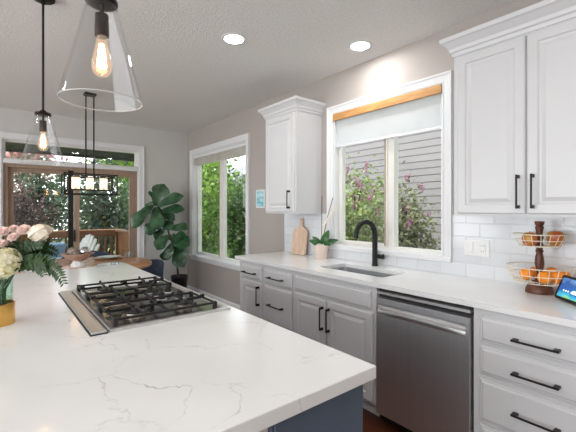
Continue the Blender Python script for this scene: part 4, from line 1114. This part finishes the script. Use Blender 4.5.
# ------------------------------------------------------------------ trees, hedges, neighbours
def tree(name, x, y, h, rx, rz, n, lsize, mat, label, cat='tree', grp=None, zc=None, trunk=0.08, seed=1, flowers=None, clumps=14, ry=None, branches=6):
    t = thing(name, (x, y, G), label, cat, grp)
    rnd = random.Random(seed); ry = ry or rx
    zc = zc if zc is not None else h - rz
    b = B(); b.tube([(x, y, G), (x + 0.03, y, G + (zc-G)*0.5), (x - 0.02, y, zc + rz*0.7)], [trunk, trunk*0.8, trunk*0.3], 8)
    cl = []
    for k in range(clumps):
        v = Vector((rnd.gauss(0, 1), rnd.gauss(0, 1), rnd.gauss(0, 1))).normalized() * rnd.uniform(0.25, 0.95)
        cl.append(Vector((x + v.x*rx, y + v.y*ry, zc + v.z*rz)))
    for c_ in cl[:branches]: b.tube([(x, y, max(G + 0.3, c_.z - 0.5*rz)), tuple((Vector((x, y, c_.z)) + c_)/2), c_], [trunk*0.45, trunk*0.3, trunk*0.1], 6)
    mk('trunk', b, M['bark'], t, True)
    b = B(); bm = b.bm; fl = B() if flowers else None
    for k in range(n):
        c_ = rnd.choice(cl); s = rnd.uniform(0.28, 0.5)
        p = c_ + Vector((rnd.gauss(0, rx*s*0.6), rnd.gauss(0, ry*s*0.6), rnd.gauss(0, rz*s*0.55)))
        if p.z < G + 0.05: p.z = G + 0.05 + rnd.random()*0.2
        d_ = Vector((rnd.gauss(0, 1), rnd.gauss(0, 1), rnd.gauss(0, 0.7) - 0.2)).normalized()
        q = d_.cross(Vector((rnd.gauss(0, 1), rnd.gauss(0, 1), rnd.gauss(0, 1)))).normalized()
        l = lsize * rnd.uniform(0.6, 1.3); w_ = l*0.3
        vs = [bm.verts.new(v_) for v_ in (p, p + d_*l*0.5 + q*w_, p + d_*l, p + d_*l*0.5 - q*w_)]
        bm.faces.new(vs)
    mk('leaf_canopy', b, M[mat], t, recalc=False)
    if flowers:
        fm, nf, fsz = flowers
        for k in range(nf):
            c_ = rnd.choice(cl) + Vector((rnd.gauss(0, rx*0.22), rnd.gauss(0, ry*0.22), abs(rnd.gauss(0, rz*0.22))))
            for j in range(16):
                pp = c_ + Vector((rnd.gauss(0, fsz*0.4), rnd.gauss(0, fsz*0.4), rnd.gauss(0, fsz*0.9)))
                fl.ball(pp, fsz*rnd.uniform(0.22, 0.4), 1)
        mk('blossom', fl, M[fm], t, recalc=False)
    return t
TG = 'trees beyond the deck'
tree('evergreen_tree', 0.95, 12.0, 3.0, 1.1, 1.6, 5200, 0.12, 'greendark', 'dark green tree beyond the deck, seen through the left door panel', grp=TG, seed=2, trunk=0.09, clumps=40, ry=0.6, zc=1.25)
tree('broadleaf_tree', 0.45, 9.7, 1.9, 0.5, 0.7, 1500, 0.09, 'redleaf', 'purplish brown leaved tree low behind the railing at left', grp=TG, seed=3, trunk=0.05, clumps=22, ry=0.5, zc=1.25)
tree('broadleaf_tree', -0.35, 12.9, 3.0, 0.85, 1.5, 5200, 0.14, 'greenlit', 'light green tree at the far left beyond the deck', grp=TG, seed=4, clumps=30, ry=0.6, zc=1.2)
tree('evergreen_tree', 2.1, 10.1, 2.9, 0.85, 1.55, 4200, 0.12, 'greendark', 'dark green tree beyond the deck, behind the middle of the patio door', grp=TG, seed=5, trunk=0.10, clumps=40, ry=0.6, zc=1.2)
tree('evergreen_tree', 3.75, 12.2, 3.0, 1.0, 1.6, 3800, 0.13, 'greenmid', 'mid green tree beyond the deck at the right edge of the patio door', grp=TG, seed=6, trunk=0.11, clumps=40, ry=0.7, zc=1.2)
tree('blossom_tree', 0.2, 17.2, 5.0, 1.7, 1.7, 5000, 0.2, 'pinkleaf', 'pink blossoming tree far behind the others, seen through the transom', grp=TG, seed=8, clumps=30, zc=3.7)
tree('broadleaf_tree', 4.7, 16.6, 4.8, 1.5, 1.7, 6000, 0.2, 'greenlit', 'bright green tree far behind the others, right of the pink one', grp=TG, seed=9, clumps=30, zc=3.4)
HG = 'shrubs outside the breakfast window'
tree('hedge_shrub', 4.15, 8.35, 3.6, 0.75, 1.9, 5200, 0.13, 'greenlit', 'bright yellow-green shrub outside the left pane of the breakfast window', 'shrub', HG, zc=1.7, seed=10, trunk=0.04, clumps=26)
tree('hedge_shrub', 4.05, 6.75, 2.5, 0.62, 1.25, 5200, 0.085, 'greenmid', 'darker green shrub outside the right pane of the breakfast window', 'shrub', HG, zc=0.95, seed=11, trunk=0.04, clumps=26)
tree('hedge_shrub', 6.1, 10.5, 3.4, 1.2, 1.7, 4200, 0.15, 'greenmid', 'mid green shrub farther back between the two nearer ones', 'shrub', HG, zc=1.2, seed=12, trunk=0.05, clumps=22)
LG = 'lilacs outside the sink window'
tree('lilac_shrub', 4.2, 3.64, 2.1, 0.62, 0.90, 5200, 0.065, 'lilacleaf', 'lilac shrub with pink flowers outside the left pane of the sink window', 'shrub', LG, zc=1.05, seed=13, trunk=0.03, clumps=18, flowers=('lilac', 64, 0.040), ry=0.52)
tree('lilac_shrub', 4.05, 2.72, 2.0, 0.5, 0.85, 4200, 0.06, 'lilacleaf2', 'lilac shrub with fewer flowers outside the right pane of the sink window', 'shrub', LG, zc=0.95, seed=14, trunk=0.03, clumps=16, flowers=('lilac', 24, 0.040), ry=0.36)

nb = thing('neighbor_house', (6.6, 2.6, G), 'neighbouring house wall in pale lap siding outside the sink window', 'house')
b = B(); xs = 5.5; z = G
while z < 4.6:
    b.ring_sweep([[(xs + 0.0, y_, z + 0.0), (xs - 0.016, y_, z + 0.006), (xs - 0.010, y_, z + 0.115), (xs, y_, z + 0.115)] for y_ in (-3.0, 6.1)], True, False, True)
    z += 0.115
mk('siding', b, M['siding'], nb)
mk('wall_core', B().box(xs, xs + 3, -3.0, 6.08, G, 4.6), M['siding'], nb)
mk('roof', B().box(xs - 0.4, xs + 3.3, -3.3, 6.4, 4.6, 4.75), M['shingle'], nb)
h2 = thing('far_house', (11, 17.5, G), 'grey-roofed house far behind the breakfast window shrubs', 'house')
mk('wall', B().box(8.5, 13.5, 15.5, 19.5, G, 2.5), M['siding'], h2)
b = B(); b.ring_sweep([[(8.2, y_, 2.5), (13.8, y_, 2.5), (11, y_, 3.9)] for y_ in (15.2, 19.8)], True, False, True)
mk('roof', b, M['shingle'], h2)
